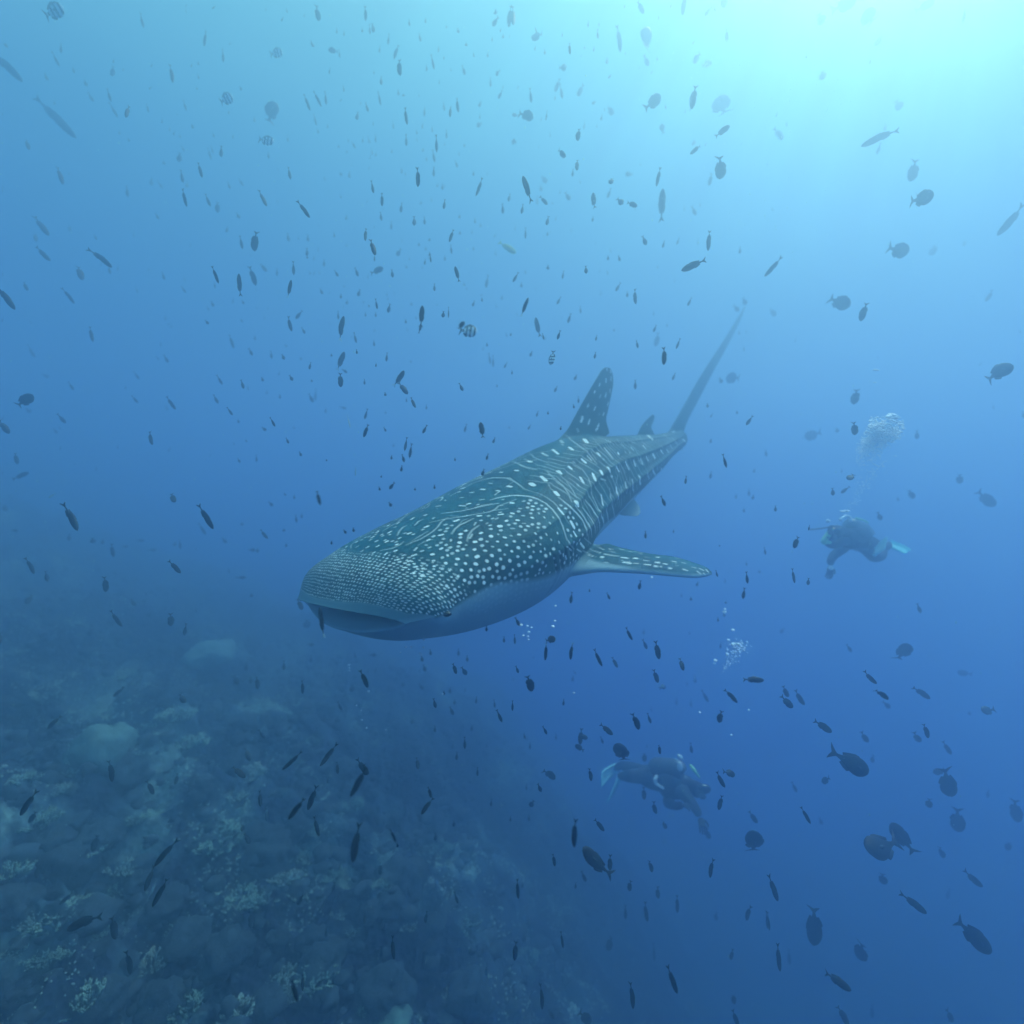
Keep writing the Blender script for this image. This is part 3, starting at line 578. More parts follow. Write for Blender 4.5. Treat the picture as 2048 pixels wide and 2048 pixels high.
(0.0035,4,((-1.747,-0.113,0.469),(-1.657,-0.01,0.465),(-1.629,0.039,0.453),(-1.614,0.086,0.442),(-1.595,0.135,0.432),(-1.593,0.171,0.426),(-1.593,0.205,0.419),)),
(0.0037,4,((-2.002,-0.159,0.498),(-1.84,-0.014,0.495),(-1.796,0.039,0.481),(-1.776,0.089,0.469),(-1.754,0.139,0.457),(-1.742,0.175,0.448),(-1.733,0.208,0.439),)),
(0.0028,2,((-1.824,-0.09,0.485),(-1.746,-0,0.48),(-1.725,0.044,0.469),(-1.693,0.109,0.452),(-1.662,0.173,0.437),)),
(0.0038,5,((-1.604,0.278,0.402),(-1.571,0.324,0.384),(-1.525,0.38,0.368),(-1.527,0.407,0.345),(-1.519,0.441,0.323),(-1.494,0.476,0.301),(-1.472,0.508,0.278),(-1.444,0.535,0.258),(-1.411,0.565,0.238),)),
(0.003,4,((-1.446,0.38,0.358),(-1.419,0.41,0.344),(-1.407,0.427,0.327),(-1.404,0.443,0.317),(-1.399,0.461,0.307),)),
(0.0052,7,((-1.366,0.509,0.277),(-1.363,0.538,0.256),(-1.36,0.567,0.236),(-1.347,0.601,0.214),(-1.374,0.609,0.183),(-1.382,0.623,0.156),(-1.396,0.633,0.127),(-1.396,0.642,0.101),(-1.384,0.659,0.079),(-1.376,0.665,0.06),(-1.403,0.647,0.031),)),
(0.0046,7,((-1.402,0.597,0.214),(-1.42,0.604,0.181),(-1.426,0.619,0.15),(-1.438,0.628,0.121),(-1.448,0.639,0.092),(-1.434,0.654,0.072),(-1.488,0.626,0.032),(-1.498,0.619,0.01),(-1.507,0.612,-0.012),)),
(0.0049,8,((-1.574,0.558,0.21),(-1.595,0.568,0.174),(-1.627,0.571,0.136),(-1.64,0.577,0.107),(-1.636,0.592,0.083),(-1.711,0.552,0.04),(-1.754,0.532,0.004),(-1.763,0.524,-0.017),(-1.784,0.508,-0.043),)),
(0.0051,8,((-1.73,0.52,0.195),(-1.73,0.532,0.164),(-1.738,0.538,0.13),(-1.737,0.551,0.101),(-1.77,0.545,0.064),(-1.828,0.515,0.022),(-1.867,0.496,-0.016),(-1.884,0.483,-0.039),(-1.918,0.461,-0.067),)),
(0.0038,5,((-1.742,0.505,0.227),(-1.734,0.514,0.208),(-1.723,0.524,0.191),)),
(0.0047,7,((-1.48,0.592,0.184),(-1.496,0.606,0.145),(-1.524,0.614,0.103),(-1.511,0.632,0.079),(-1.602,0.587,0.025),(-1.612,0.58,0.003),(-1.631,0.567,-0.023),)),
(0.0047,7,((-1.883,0.52,0.076),(-1.935,0.492,0.032),(-1.964,0.478,-0.006),(-1.991,0.46,-0.038),(-2.054,0.421,-0.082),)),
(0.0049,6,((-2.07,0.46,0.178),(-2.054,0.47,0.144),(-2.023,0.487,0.114),(-2.022,0.492,0.077),(-2.077,0.465,0.026),(-2.104,0.45,-0.012),(-2.17,0.412,-0.062),)),
(0.0031,5,((-1.589,0.429,0.331),(-1.563,0.464,0.307),(-1.542,0.496,0.284),(-1.521,0.521,0.264),(-1.492,0.552,0.246),)),
(0.0033,5,((-1.854,0.321,0.415),(-1.871,0.346,0.384),(-1.873,0.382,0.355),(-1.857,0.411,0.327),(-1.844,0.438,0.299),(-1.799,0.47,0.278),(-1.764,0.497,0.256),(-1.759,0.5,0.234),(-1.745,0.508,0.215),)),
(0.0047,5,((-2.34,-0.023,0.573),(-2.357,-0.01,0.546),(-2.281,0.062,0.527),(-2.22,0.133,0.509),(-2.184,0.186,0.489),(-2.157,0.235,0.465),(-2.121,0.29,0.444),(-2.121,0.307,0.417),(-2.106,0.333,0.393),(-2.099,0.352,0.375),(-2.094,0.369,0.356),)),
(0.003,4,((-2.235,0.185,0.491),(-2.201,0.238,0.466),(-2.172,0.288,0.442),(-2.158,0.313,0.411),(-2.133,0.344,0.381),)),
(0.0032,3,((-2.52,0.111,0.508),(-2.433,0.185,0.487),(-2.351,0.255,0.467),(-2.354,0.275,0.438),(-2.347,0.301,0.411),)),
(0.0068,8,((-2.398,0.276,0.431),(-2.386,0.298,0.41),(-2.376,0.318,0.389),(-2.37,0.335,0.37),(-2.368,0.35,0.349),)),
(0.004,5,((-2.585,0.142,0.488),(-2.621,0.156,0.477),(-2.663,0.166,0.465),(-2.581,0.236,0.453),(-2.611,0.244,0.43),)),
(0.0043,5,((-2.921,0.107,0.442),(-2.842,0.17,0.43),(-2.785,0.221,0.416),(-2.778,0.238,0.394),(-2.753,0.263,0.375),)),
(0.0046,5,((-3.217,0.019,0.422),(-3.096,0.12,0.409),(-3.03,0.192,0.393),(-3.075,0.192,0.376),(-3.11,0.198,0.36),)),
(0.0048,5,((-3.472,-0.023,0.397),(-3.272,0.132,0.38),(-3.282,0.181,0.343),(-3.299,0.207,0.314),(-3.33,0.227,0.284),)),
(0.004,3,((-3.702,-0.054,0.375),(-3.474,0.066,0.376),(-3.304,0.158,0.373),)),
(0.0037,4,((-2.3,0.415,0.231),(-2.254,0.428,0.208),(-2.21,0.439,0.185),(-2.196,0.443,0.175),(-2.183,0.447,0.165),)),
(0.0038,6,((-2.392,0.386,0.312),(-2.413,0.389,0.285),(-2.446,0.387,0.256),(-2.45,0.391,0.239),(-2.454,0.396,0.221),)),
(0.0048,6,((-2.014,0.447,0.254),(-1.997,0.45,0.261),(-1.978,0.453,0.268),(-2.02,0.446,0.254),(-2.054,0.444,0.241),)),
(0.0086,6,((-2.191,0.425,0.243),(-2.182,0.426,0.243),(-2.174,0.427,0.244),)),
(0.0048,4,((-3.594,0.155,0.305),(-3.611,0.172,0.285),(-3.625,0.189,0.264),(-3.603,0.215,0.254),(-3.677,0.198,0.231),)),
(0.0055,5,((-4.237,-0.047,0.303),(-4.137,0.049,0.285),(-4.174,0.056,0.266),(-4.191,0.07,0.248),)),
(0.0058,5,((-2.849,0.326,0.268),(-2.87,0.324,0.243),(-2.875,0.33,0.22),(-2.898,0.33,0.209),(-2.922,0.329,0.197),)),
(0.0043,4,((-2.958,0.224,0.367),(-2.941,0.252,0.342),(-2.937,0.274,0.315),(-2.912,0.296,0.299),(-2.879,0.321,0.285),)),
(0.0037,3,((-2.288,0.438,0.142),(-2.237,0.459,0.114),(-2.231,0.456,0.077),)),
(0.0039,3,((-2.514,0.399,0.161),(-2.472,0.419,0.129),(-2.46,0.423,0.091),)),
(0.0033,5,((-1.214,0.578,0.222),(-1.183,0.615,0.198),(-1.18,0.631,0.167),(-1.163,0.652,0.138),(-1.151,0.668,0.107),(-1.147,0.678,0.084),(-1.143,0.688,0.061),(-1.162,0.69,0.04),(-1.211,0.67,0.009),)),
(0.0029,6,((-1.349,0.659,0.032),(-1.412,0.638,-0.007),(-1.51,0.598,-0.058),(-1.572,0.599,-0.094),(-1.519,0.671,-0.09),(-1.516,0.713,-0.098),(-1.52,0.75,-0.108),)),
(0.0036,6,((-1.482,0.598,-0.082),(-1.464,0.644,-0.085),(-1.447,0.689,-0.088),(-1.446,0.723,-0.094),(-1.451,0.753,-0.102),(-1.463,0.774,-0.108),(-1.476,0.795,-0.115),)),
(0.0029,5,((-1.327,0.649,-0.04),(-1.407,0.619,-0.078),(-1.393,0.649,-0.083),(-1.384,0.678,-0.086),(-1.376,0.705,-0.09),)),
(0.0031,6,((-1.631,0.725,-0.124),(-1.638,0.761,-0.134),(-1.644,0.797,-0.143),)),(0.0025,6,((-1.685,0.799,-0.154),(-1.73,0.833,-0.175),)),
(0.003,5,((-1.613,0.9,-0.161),(-1.626,0.92,-0.169),(-1.641,0.94,-0.177),)),
(0.0028,4,((-1.336,0.749,-0.102),(-1.342,0.773,-0.108),(-1.35,0.795,-0.114),)),
(0.0023,3,((-1.434,0.816,-0.119),(-1.445,0.852,-0.131),(-1.458,0.888,-0.143),)),
(0.0024,4,((-1.672,1.009,-0.203),(-1.693,1.031,-0.214),(-1.716,1.052,-0.226),)),
]
FISH = [
(1992,1915,1908,1835,38,7),(1719,1684,1804,1711,46,7),(1745,1550,1669,1509,40,7),(1501,1655,1518,1716,38,6),(1164,1692,1213,1752,30,8),
(1622,1887,1638,1821,30,6),(1785,1645,1814,1700,30,6),(147,272,81,203,19,3),(127,1865,201,1823,21,8),(1301,50,1278,106,29,3),
(1232,1481,1255,1533,30,6),(1440,189,1441,235,37,3),(1902,1593,1886,1544,32,6),(2021,732,1975,753,30,6),(46,164,-16,101,17,3),
(1869,390,1822,403,30,6),(1714,-8,1672,25,27,4),(550,199,533,246,26,3),(2040,1649,2024,1597,23,5),(1724,289,1794,260,16,6),(707,1724,714,1654,17,9),
(1918,1666,1911,1621,26,5),(1734,15,1738,57,28,2),(1818,504,1780,500,30,5),(1702,1979,1649,1945,18,8),(1998,470,2043,417,16,5),
(1696,617,1667,592,29,5),(1810,1284,1810,1323,27,5),(1719,1922,1729,1888,27,5),(159,1063,128,1008,14,8),(1323,380,1325,435,16,5),
(303,1817,337,1753,12,8),(309,1733,349,1681,13,8),(1442,356,1443,319,23,6),(1987,1013,1960,986,22,4),(702,1591,732,1540,14,9),
(1851,1824,1809,1794,16,7),(1321,191,1296,216,23,5),(37,1635,71,1583,13,8),(65,788,37,814,21,6),(231,1881,224,1830,15,7),(1045,346,1061,403,13,7),
(1363,539,1408,523,16,7),(574,1643,612,1592,12,9),(1824,361,1831,326,20,5),(1148,1695,1148,1642,13,9),(425,1060,400,1010,12,8),
(1608,872,1639,872,21,3),(1530,1361,1484,1357,14,8),(24,618,1,574,13,7),(1183,2048,1159,2024,19,6),(641,1210,644,1274,10,7.5),(687,629,677,681,12,7),
(1385,216,1388,174,15,6),(261,1951,257,1899,12,7),(1451,756,1478,756,23,3),(1663,1464,1631,1443,16,7),(507,502,510,464,16,6),(99,473,69,433,12,5),
(1064,1384,1056,1350,17,8),(1354,1985,1337,1939,12,8),(1026,60,1027,8,11,5),(220,533,186,500,12,6),(618,1618,630,1576,13,8),(641,1531,672,1490,11,8),
(1695,2050,1679,2013,14,6),(1554,1801,1541,1756,12,7),(1963,1772,1932,1748,14,6),(1869,3,1838,17,16,2),(1067,236,1041,224,19,5),
(186,1703,197,1669,15,5),(1724,642,1729,607,15,6),(1781,1402,1747,1374,12,8),(1265,2016,1265,1968,11,7),(1278,1461,1268,1425,14,8),
(1706,810,1715,779,16,5),(593,2008,586,1957,10,9),(737,1551,713,1520,13,7),(225,1565,221,1520,11,7),(845,610,842,651,12,8),(293,1780,302,1737,11,7),
(1029,1923,1032,1883,12,7),(1187,380,1187,423,11,6),(690,703,674,739,12,6),(1960,1419,1987,1424,17,6),(1318,1319,1312,1284,13,8),
(1857,1397,1830,1374,13,6),(478,546,479,592,10,7),(166,562,154,529,13,5),(1242,102,1236,57,10,5),(1530,552,1561,519,10,6),(808,739,792,773,12,7),
(1557,1939,1557,1894,10,7),(1366,29,1369,-11,11,2),(1910,2049,1891,2021,13,5),(482,2026,509,2010,14,4),(493,1555,463,1535,12,7),
(1416,503,1419,460,10,6),(737,1376,721,1341,11,8),(961,843,966,875,13,8),(1586,1416,1564,1396,14,7),(17,868,0,841,13,6),(1071,635,1078,672,11,6),
(1441,16,1456,-5,16,2),(1326,732,1332,695,11,8),(566,1537,602,1509,9,8),(789,1920,782,1875,9,7),(502,1858,502,1824,12,5),(1459,253,1433,270,13,6),
(509,570,504,537,12,5),(1084,2016,1084,1972,9,7),(1861,1480,1845,1444,10,7),(1111,1557,1089,1540,14,6),(1421,1759,1422,1716,9,7),
(1912,1342,1940,1351,13,3),(751,512,741,479,11,8),(127,371,114,331,9,5),(213,1185,211,1154,12,6),(1018,52,1019,15,10,4),(1475,1406,1451,1378,10,8),
(1210,1666,1189,1636,10,7),(1213,1900,1227,1878,14,4),(1471,2013,1463,1981,11,5),(1377,313,1406,285,9,6),(56,1647,76,1621,11,6),(99,521,73,496,10,5),
(363,1147,337,1122,10,7),(1226,1469,1202,1451,12,7),(117,1810,148,1785,9,5),(95,1459,118,1432,10,6),(1644,50,1643,28,16,3),(843,1627,863,1598,10,8),
(816,789,798,766,12,7),(1608,1410,1590,1384,11,6),(1305,1749,1299,1715,10,6),(1755,93,1755,70,15,3),(1495,1846,1496,1808,9,6),
(1160,1490,1162,1459,11,6),(835,373,838,339,10,7),(1220,1743,1219,1712,11,7),(1472,1551,1449,1543,14,7),(641,1671,625,1637,9,8),
(1565,281,1552,256,12,4),(1710,871,1710,845,13,6),(681,775,681,747,12,7),(348,170,340,129,8,5),(1753,1368,1728,1346,10,7),(619,435,598,405,9,7),
(1622,1649,1602,1614,8,7),(800,150,796,121,11,6),(1154,196,1167,170,11,3),(305,1592,298,1561,10,6),(1437,1621,1444,1590,10,7),(1057,594,1043,631,8,8),
(1865,511,1865,490,15,3),(1844,1486,1825,1468,12,5),(768,537,743,544,12,5),(242,1255,222,1222,8,6),(1112,1277,1092,1281,15,8),
(1090,1323,1094,1285,8,8),(502,1522,488,1498,11,5),(1449,1574,1433,1548,10,7),(1477,2051,1465,2026,11,6),(1766,1768,1766,1749,16,5),
(1310,694,1319,668,11,3),(64,305,46,272,8,5),(1799,221,1798,201,15,3),(342,1253,341,1228,12,6),(57,944,30,957,10,4),(1316,1366,1308,1340,11,7),
(1037,1798,1033,1761,8,8),(69,1149,54,1115,8,6),(535,415,518,382,8,6),(192,687,172,650,7,5),(1867,1547,1888,1539,13,5),(1294,1841,1289,1809,9,5),
(1062,73,1084,76,13,2),(1439,1447,1440,1423,12,8),(1318,1801,1312,1773,10,5),(583,559,576,594,8,7),(1586,1097,1598,1074,11,8),
(1141,1321,1143,1286,8,8),(760,1753,761,1725,10,5),(910,532,918,562,9,7),(1204,1332,1188,1301,8,8),(1738,1486,1722,1467,11,5),
(1902,1509,1888,1486,10,5),(1967,605,1990,581,8,4),(1289,26,1273,5,10,3),(1260,1786,1257,1760,10,6),(1314,371,1319,339,8,6),
(1313,1629,1304,1605,10,6),(255,240,254,208,8,6),(1354,1825,1355,1793,8,5),(225,1395,246,1376,9,5),(1289,1601,1286,1576,10,5),(307,891,294,863,8,6),
(523,1614,517,1584,8,7),(1182,1563,1181,1536,9,7),(636,40,635,18,11,5),(352,1005,338,988,11,6),(2017,1703,2017,1681,11,4),(76,1756,73,1732,10,5),
(951,391,966,360,7,6),(614,1256,614,1240,15,3),(736,1549,724,1533,12,8),(147,607,129,578,7,5),(1645,160,1645,143,14,3),(1132,315,1115,302,11,6),
(1366,1341,1361,1318,10,8),(517,1378,513,1355,10,5),(641,1011,633,983,8,9),(1694,960,1708,949,13,7),(1228,229,1213,217,12,3),(1156,281,1156,258,10,6),
(1829,998,1817,981,11,4),(1420,1680,1411,1659,10,4),(1919,968,1920,949,12,4),(606,1220,595,1200,10,5),(1514,1645,1500,1627,10,5),
(371,1406,358,1390,11,6),(371,412,366,380,7,6),(593,1809,609,1793,10,6),(435,566,427,535,7,7),(606,1981,606,1949,7,7),(1273,608,1266,581,8,6),
(582,662,576,635,8,6),(629,1977,648,1957,8,5),(536,1643,531,1619,9,6),(1387,125,1399,109,11,2),(726,875,737,850,8,8),(61,584,40,561,7,5),
(1643,1564,1659,1559,13,6),(1150,1490,1167,1500,11,6),(1154,342,1153,318,9,6),(973,1955,973,1928,8,4),(1275,413,1255,405,10,6),
(1576,1394,1566,1375,10,6),(1110,184,1119,159,8,3),(497,1690,492,1667,9,6),(731,484,731,454,7,7),(1884,1715,1885,1696,11,5),(729,1850,731,1824,8,5),
(225,1115,224,1089,8,4),(667,1973,667,1947,8,4),(1463,1924,1463,1898,8,5),(1857,1615,1857,1599,13,5),(913,1349,906,1327,9,7),
(1236,1337,1224,1314,8,6),(409,95,411,61,6,4),(850,1851,853,1822,7,6),(54,1208,61,1191,11,4),(403,355,398,327,7,6),(814,247,809,219,7,6),
(349,819,335,795,7,5),(1265,1281,1251,1257,7,8),(477,1369,466,1353,10,4),(167,1557,166,1533,8,4),(0,1290,0,1266,8,5),(1744,2036,1744,2012,8,3),
(35,929,29,906,8,5),(1289,1524,1289,1505,10,4),(225,155,227,134,9,3),(1592,1168,1582,1138,6,7),(605,1389,605,1362,7,6),(535,545,520,527,8,4),
(278,1920,293,1902,8,5),(901,239,899,208,6,6),(1140,113,1138,82,6,6),(787,117,796,92,7,4),(1176,1476,1158,1472,10,6),(792,1686,782,1657,6,9),
(1551,633,1542,617,10,3),(731,42,732,16,7,5),(764,413,764,387,7,6),(863,1597,856,1572,7,8),(832,817,820,794,7,7),(434,425,436,405,9,4),
(656,100,674,100,10,3),(1330,1659,1330,1641,10,5),(1322,1511,1316,1486,7,7),(837,1538,833,1516,8,6),(1110,1732,1106,1710,8,7),(1095,411,1082,393,8,6),
(482,1666,489,1645,8,6),(468,698,459,670,6,4),(1222,370,1221,354,11,6),(1454,83,1454,61,8,1),(1126,1895,1122,1866,6,7),(1109,2040,1098,2021,8,5),
(74,485,68,464,8,4),(1418,371,1424,350,8,4),(898,484,907,461,7,6),(351,1569,356,1548,8,5),(1095,365,1081,355,10,3),(917,223,912,199,7,5),
(619,219,610,192,6,5),(642,211,629,186,6,5),(536,1078,520,1060,7,5),(676,1549,674,1525,7,6),(1896,1800,1897,1776,7,2),(1578,1927,1579,1903,7,3),
(873,302,873,274,6,6),(1251,1837,1251,1813,7,4),(1048,1888,1048,1867,8,4),(1416,1403,1405,1382,7,4),(1172,1763,1164,1744,8,5),(1125,197,1120,170,6,4),
(819,916,823,889,6,7),(1246,408,1235,398,11,6),(1004,1443,994,1422,7,8),(1308,1919,1308,1892,6,3),(443,315,442,292,7,5),(69,715,57,691,6,3),
(94,1163,93,1143,8,5),(1133,133,1119,137,11,2),(582,360,576,334,6,6),(766,1857,766,1841,10,5),(1780,1416,1767,1404,9,4),(933,1350,924,1335,9,6),
(810,902,813,876,6,7),(1594,1585,1584,1565,7,4),(1453,935,1446,910,6,8),(822,1794,815,1776,8,4),(1083,1585,1076,1567,8,7),(367,366,361,341,6,5),
(829,452,828,433,8,6),(130,846,117,829,7,5),(1322,250,1327,264,10,2),(916,1806,909,1786,7,6),(371,1270,370,1249,7,6),(1487,1198,1488,1177,7,8),
(358,323,360,307,9,4),(411,1069,399,1048,6,3),(1534,1855,1534,1826,5,6),(1537,1858,1537,1829,5,6),(528,1478,520,1459,7,5),(1298,129,1288,114,8,3),
(1928,44,1928,20,6,1),(587,549,587,525,6,6),(953,2009,953,1985,6,3),(1432,1842,1432,1824,8,3),(99,164,86,144,6,4),(705,1383,705,1370,11,3),
(1093,452,1097,432,7,6),(1493,850,1504,833,7,6),(1330,1012,1323,993,7,8),(1141,1206,1144,1186,7,8),(448,126,444,98,5,4),(257,395,252,372,6,4),
(747,386,743,363,6,6),(972,575,976,552,6,4),(1682,986,1698,974,7,5),(1761,1040,1757,1025,9,4),(484,497,481,474,6,5),(1063,203,1060,180,6,5),
(1294,1298,1286,1280,7,6),(1842,1226,1834,1208,7,5),(223,204,214,178,5,5),(1755,307,1760,288,7,4),(985,50,996,37,8,3),(1293,489,1285,474,8,6),
(592,638,603,622,7,5),(652,1874,653,1855,7,5),(1495,1167,1493,1145,6,8),(888,420,889,398,6,6),(1039,1252,1031,1235,7,8),(653,210,650,184,5,5),
(1060,1613,1067,1602,10,6),(272,1211,261,1199,8,4),(117,131,107,107,5,4),(676,1445,676,1435,13,2),(1410,30,1422,16,7,1),(629,801,633,780,6,2),
(233,232,222,209,5,4),(1043,429,1046,408,6,6),(1302,1447,1295,1427,6,6),(286,54,282,29,5,4),(1331,1372,1319,1376,10,5),(714,241,715,223,7,5),
(930,1497,929,1476,6,6),(419,411,413,391,6,5),(794,512,801,498,8,4),(1392,430,1384,414,7,4),(684,1420,676,1404,7,5),(125,109,119,85,5,4),
(1026,564,1036,546,6,6),(342,1646,342,1635,11,4),(833,1691,833,1680,11,4),(1278,1179,1281,1162,7,8),(666,1782,669,1765,7,5),(13,1022,7,1010,9,3),
(1492,609,1486,597,9,3),(763,172,762,152,6,5),(1251,347,1264,350,9,1),(1140,399,1131,387,8,4),(1383,1505,1382,1488,7,5),(568,1340,568,1323,7,4),
(187,203,177,186,6,4),(437,807,427,790,6,5),(1231,583,1241,566,6,5),(489,778,481,760,6,6),(872,1415,867,1399,7,7),(842,87,838,64,5,5),
(1703,1304,1694,1290,7,4),(926,782,919,767,7,7),(626,804,619,789,7,4),(1645,1650,1638,1635,7,3),(776,625,780,609,7,6),(1477,623,1469,611,8,3),
(492,1155,473,1155,6,3),(778,978,789,966,7,3),(868,136,863,114,5,5),(579,484,574,466,6,4),(1172,548,1172,532,7,7),(1834,878,1834,862,7,4),
(1745,1526,1745,1510,7,4),(871,1682,871,1666,7,5),(763,1911,763,1895,7,5),(813,292,812,270,5,5),(183,1270,183,1260,11,3),(907,1429,900,1415,7,5),
(737,225,731,204,5,5),(1006,427,1005,409,6,5),(1094,1469,1086,1453,6,7),(847,1380,839,1367,7,3),(747,64,745,49,7,1),(445,769,434,751,5,5),
(1074,412,1075,391,5,3),(628,96,621,80,6,3),(846,867,853,851,6,8),(501,1367,501,1354,8,3),(1017,404,1020,387,6,5),(713,686,708,666,5,5),
(615,513,613,496,6,5),(1215,395,1221,379,6,4),(1976,1596,1976,1579,6,3),(869,323,866,303,5,5),(1136,645,1141,629,6,5),(186,1086,186,1076,10,4),
(1025,1422,1025,1402,5,7),(506,711,497,697,6,5),(729,838,735,819,5,6),(280,759,267,744,5,3),(1665,991,1666,977,7,6),(493,1341,493,1327,7,3),
(801,424,804,408,6,5),(98,754,85,749,7,2),(1271,778,1270,762,6,5),(550,853,541,836,5,7),(289,1081,273,1081,6,2),(313,1100,297,1100,6,2),
(851,1343,847,1330,7,4),(1353,697,1359,679,5,6),(716,552,711,537,6,5),(1115,678,1120,663,6,7),(1037,1347,1032,1332,6,7),(336,725,329,711,6,4),
(761,209,757,186,4,5),(276,806,264,792,5,4),(656,1568,657,1555,7,4),(954,253,963,246,8,3),(139,1081,139,1068,7,3),(511,1100,498,1100,7,3),
(913,1520,914,1505,6,5),(1030,1288,1029,1270,5,6),(360,1098,360,1080,5,3),(930,148,925,134,6,3),(997,196,1004,183,6,3),(147,780,138,765,5,4),
(808,924,805,910,6,8),(754,617,752,600,5,6),(1024,282,1032,285,10,4),(302,370,304,358,7,2),(773,723,774,706,5,6),(886,635,887,623,7,7),
(628,1289,616,1289,7,3),(143,463,136,451,6,3),(487,372,478,358,5,3),(633,250,628,230,4,4),(221,548,217,532,5,4),(842,650,838,666,5,8),
(981,728,978,708,4,4),(330,560,324,545,5,4),(763,441,761,425,5,5),(1213,130,1215,114,5,4),(464,830,456,816,5,6),(776,89,778,69,4,4),
(1387,290,1388,280,8,3),(867,352,868,336,5,5),(1196,77,1195,61,5,3),(986,733,986,713,4,4),(61,825,53,817,7,3),(325,376,316,363,5,3),
(375,376,373,363,6,3),(1024,231,1037,229,6,2),(992,151,999,140,6,2),(785,554,784,541,6,6),(1616,1170,1617,1157,6,7),(117,867,105,857,5,3),
(36,1061,23,1061,6,3),(622,1325,622,1312,6,3),(1390,1365,1390,1352,6,3),(929,864,933,849,5,5),(752,1310,741,1310,7,3),(453,1086,445,1076,6,3),
(611,668,603,655,5,5),(1376,611,1382,597,5,5),(716,592,720,580,6,5),(964,951,968,939,6,8),(1561,1266,1567,1257,7,2),(1371,968,1372,953,5,7),
(1114,608,1121,595,5,5),(1443,766,1440,756,7,4),(421,317,418,299,4,3),(1083,383,1081,371,6,3),(1325,496,1329,482,5,5),(740,68,739,50,4,4),
(981,174,981,156,4,4),(849,233,849,215,4,4),(1051,476,1051,458,4,5),(668,1356,668,1347,8,2),(806,1374,806,1365,8,2),(825,1447,825,1438,8,3),
(1276,696,1273,682,5,6),(1220,1199,1214,1186,5,8),(1928,492,1930,482,7,2),(298,225,293,208,4,3),(619,739,621,725,5,6),(1145,353,1146,339,5,5),
(543,717,542,703,5,4),(2047,837,2048,823,5,4),(593,1045,592,1031,5,4),(869,582,869,568,5,6),(917,1312,917,1298,5,4),(1291,1077,1291,1063,5,8),
(1127,1412,1127,1398,5,6),(1353,1410,1353,1396,5,2),(1382,1414,1382,1400,5,2),(955,1551,955,1537,5,6),(372,220,368,203,4,4),(1307,664,1312,651,5,5),
(1345,760,1350,747,5,5),(1769,261,1772,250,6,3),(783,460,782,443,4,4),(151,148,143,133,4,3),(569,719,564,709,6,5),(585,761,580,751,6,6),
(845,1323,843,1312,6,5),(693,817,680,814,5,3),(900,1387,900,1376,6,4),(908,1653,908,1642,6,5),(318,438,311,427,5,4),(1421,957,1422,944,5,4),
(454,466,454,453,5,4),(699,356,699,343,5,3),(648,533,648,520,5,4),(1532,913,1532,900,5,3),(1498,992,1498,979,5,3),(257,1093,244,1093,5,2),
(870,1465,870,1452,5,5),(1058,1643,1058,1630,5,4),(1151,1778,1151,1765,5,5),(13,95,11,86,7,2),(862,525,860,509,4,6),(990,1416,988,1400,4,5),
(677,639,676,623,4,5),(1161,628,1161,612,4,4),(780,1477,780,1469,8,2),(372,586,363,573,4,4),(897,636,897,615,3,6),(1674,865,1674,856,7,3),
(578,887,572,876,5,6),(973,920,976,908,5,8),(479,436,474,427,6,4),(461,378,455,364,4,4),(1189,717,1191,705,5,6),(1109,784,1114,773,5,5),
(1254,595,1255,583,5,5),(982,1612,983,1600,5,5),(849,448,849,436,5,5),(1480,507,1480,495,5,4),(545,1012,539,1004,6,4),(711,297,704,284,4,3),
(958,214,962,203,5,3),(335,821,331,810,5,1),(945,613,949,602,5,5),(1206,1486,1202,1475,5,5),(676,552,670,542,5,5),(783,1013,778,1005,6,6),
(889,221,887,207,4,4),(903,506,902,492,4,5),(991,28,991,20,7,2),(893,276,893,262,4,4),(554,552,554,538,4,4),(350,1092,350,1084,7,2),
(802,943,804,932,5,7),(1436,1154,1431,1141,4,6),(532,861,525,855,6,5),(935,1323,934,1312,5,5),(943,1462,944,1451,5,4),(1145,1363,1146,1352,5,3),
(616,482,616,471,5,4),(1551,1023,1551,1012,5,6),(1008,1285,1008,1274,5,6),(973,1263,973,1252,5,4),(1045,1776,1045,1765,5,4),(172,171,171,162,6,1),
(205,1088,206,1079,6,3),(694,745,685,739,5,5),(427,613,423,603,5,4),(645,588,641,578,5,4),(986,886,990,876,5,6),(1060,713,1064,703,5,5),
(1149,760,1153,750,5,5),(510,246,508,233,4,3),(1202,242,1204,229,4,5),(514,924,512,911,4,4),(1125,557,1127,544,4,5),(1240,522,1237,512,5,5),
(1090,111,1089,98,4,2),(952,1407,953,1394,4,5),(1530,1109,1530,1096,4,5),(1060,1499,1060,1486,4,4),(1053,1581,1053,1568,4,4),(684,352,679,345,6,3),
(862,1310,860,1300,5,5),(1287,1269,1288,1259,5,2),(194,480,188,469,4,4),(1008,736,1014,725,4,5),(885,379,885,369,5,4),(331,641,331,631,5,2),
(670,476,667,464,4,4),(1191,682,1194,670,4,6),(527,763,523,754,5,5),(1216,158,1223,148,4,1),(538,317,536,305,4,4),(819,52,818,40,4,3),
(1441,1297,1442,1285,4,4),(759,107,759,91,3,3),(1096,539,1096,531,6,5),(1157,806,1157,794,4,5),(303,1229,295,1229,6,2),(515,1105,515,1097,6,3),
(344,656,341,650,7,1),(638,268,634,257,4,3),(915,334,911,323,4,4),(1354,488,1358,477,4,4),(740,288,736,273,3,3),(917,66,915,57,5,2),
(417,648,411,641,5,5),(1449,1233,1447,1224,5,4),(796,1695,794,1686,5,8),(1088,679,1085,668,4,6),(1092,239,1094,224,3,5),(860,513,859,504,5,5),
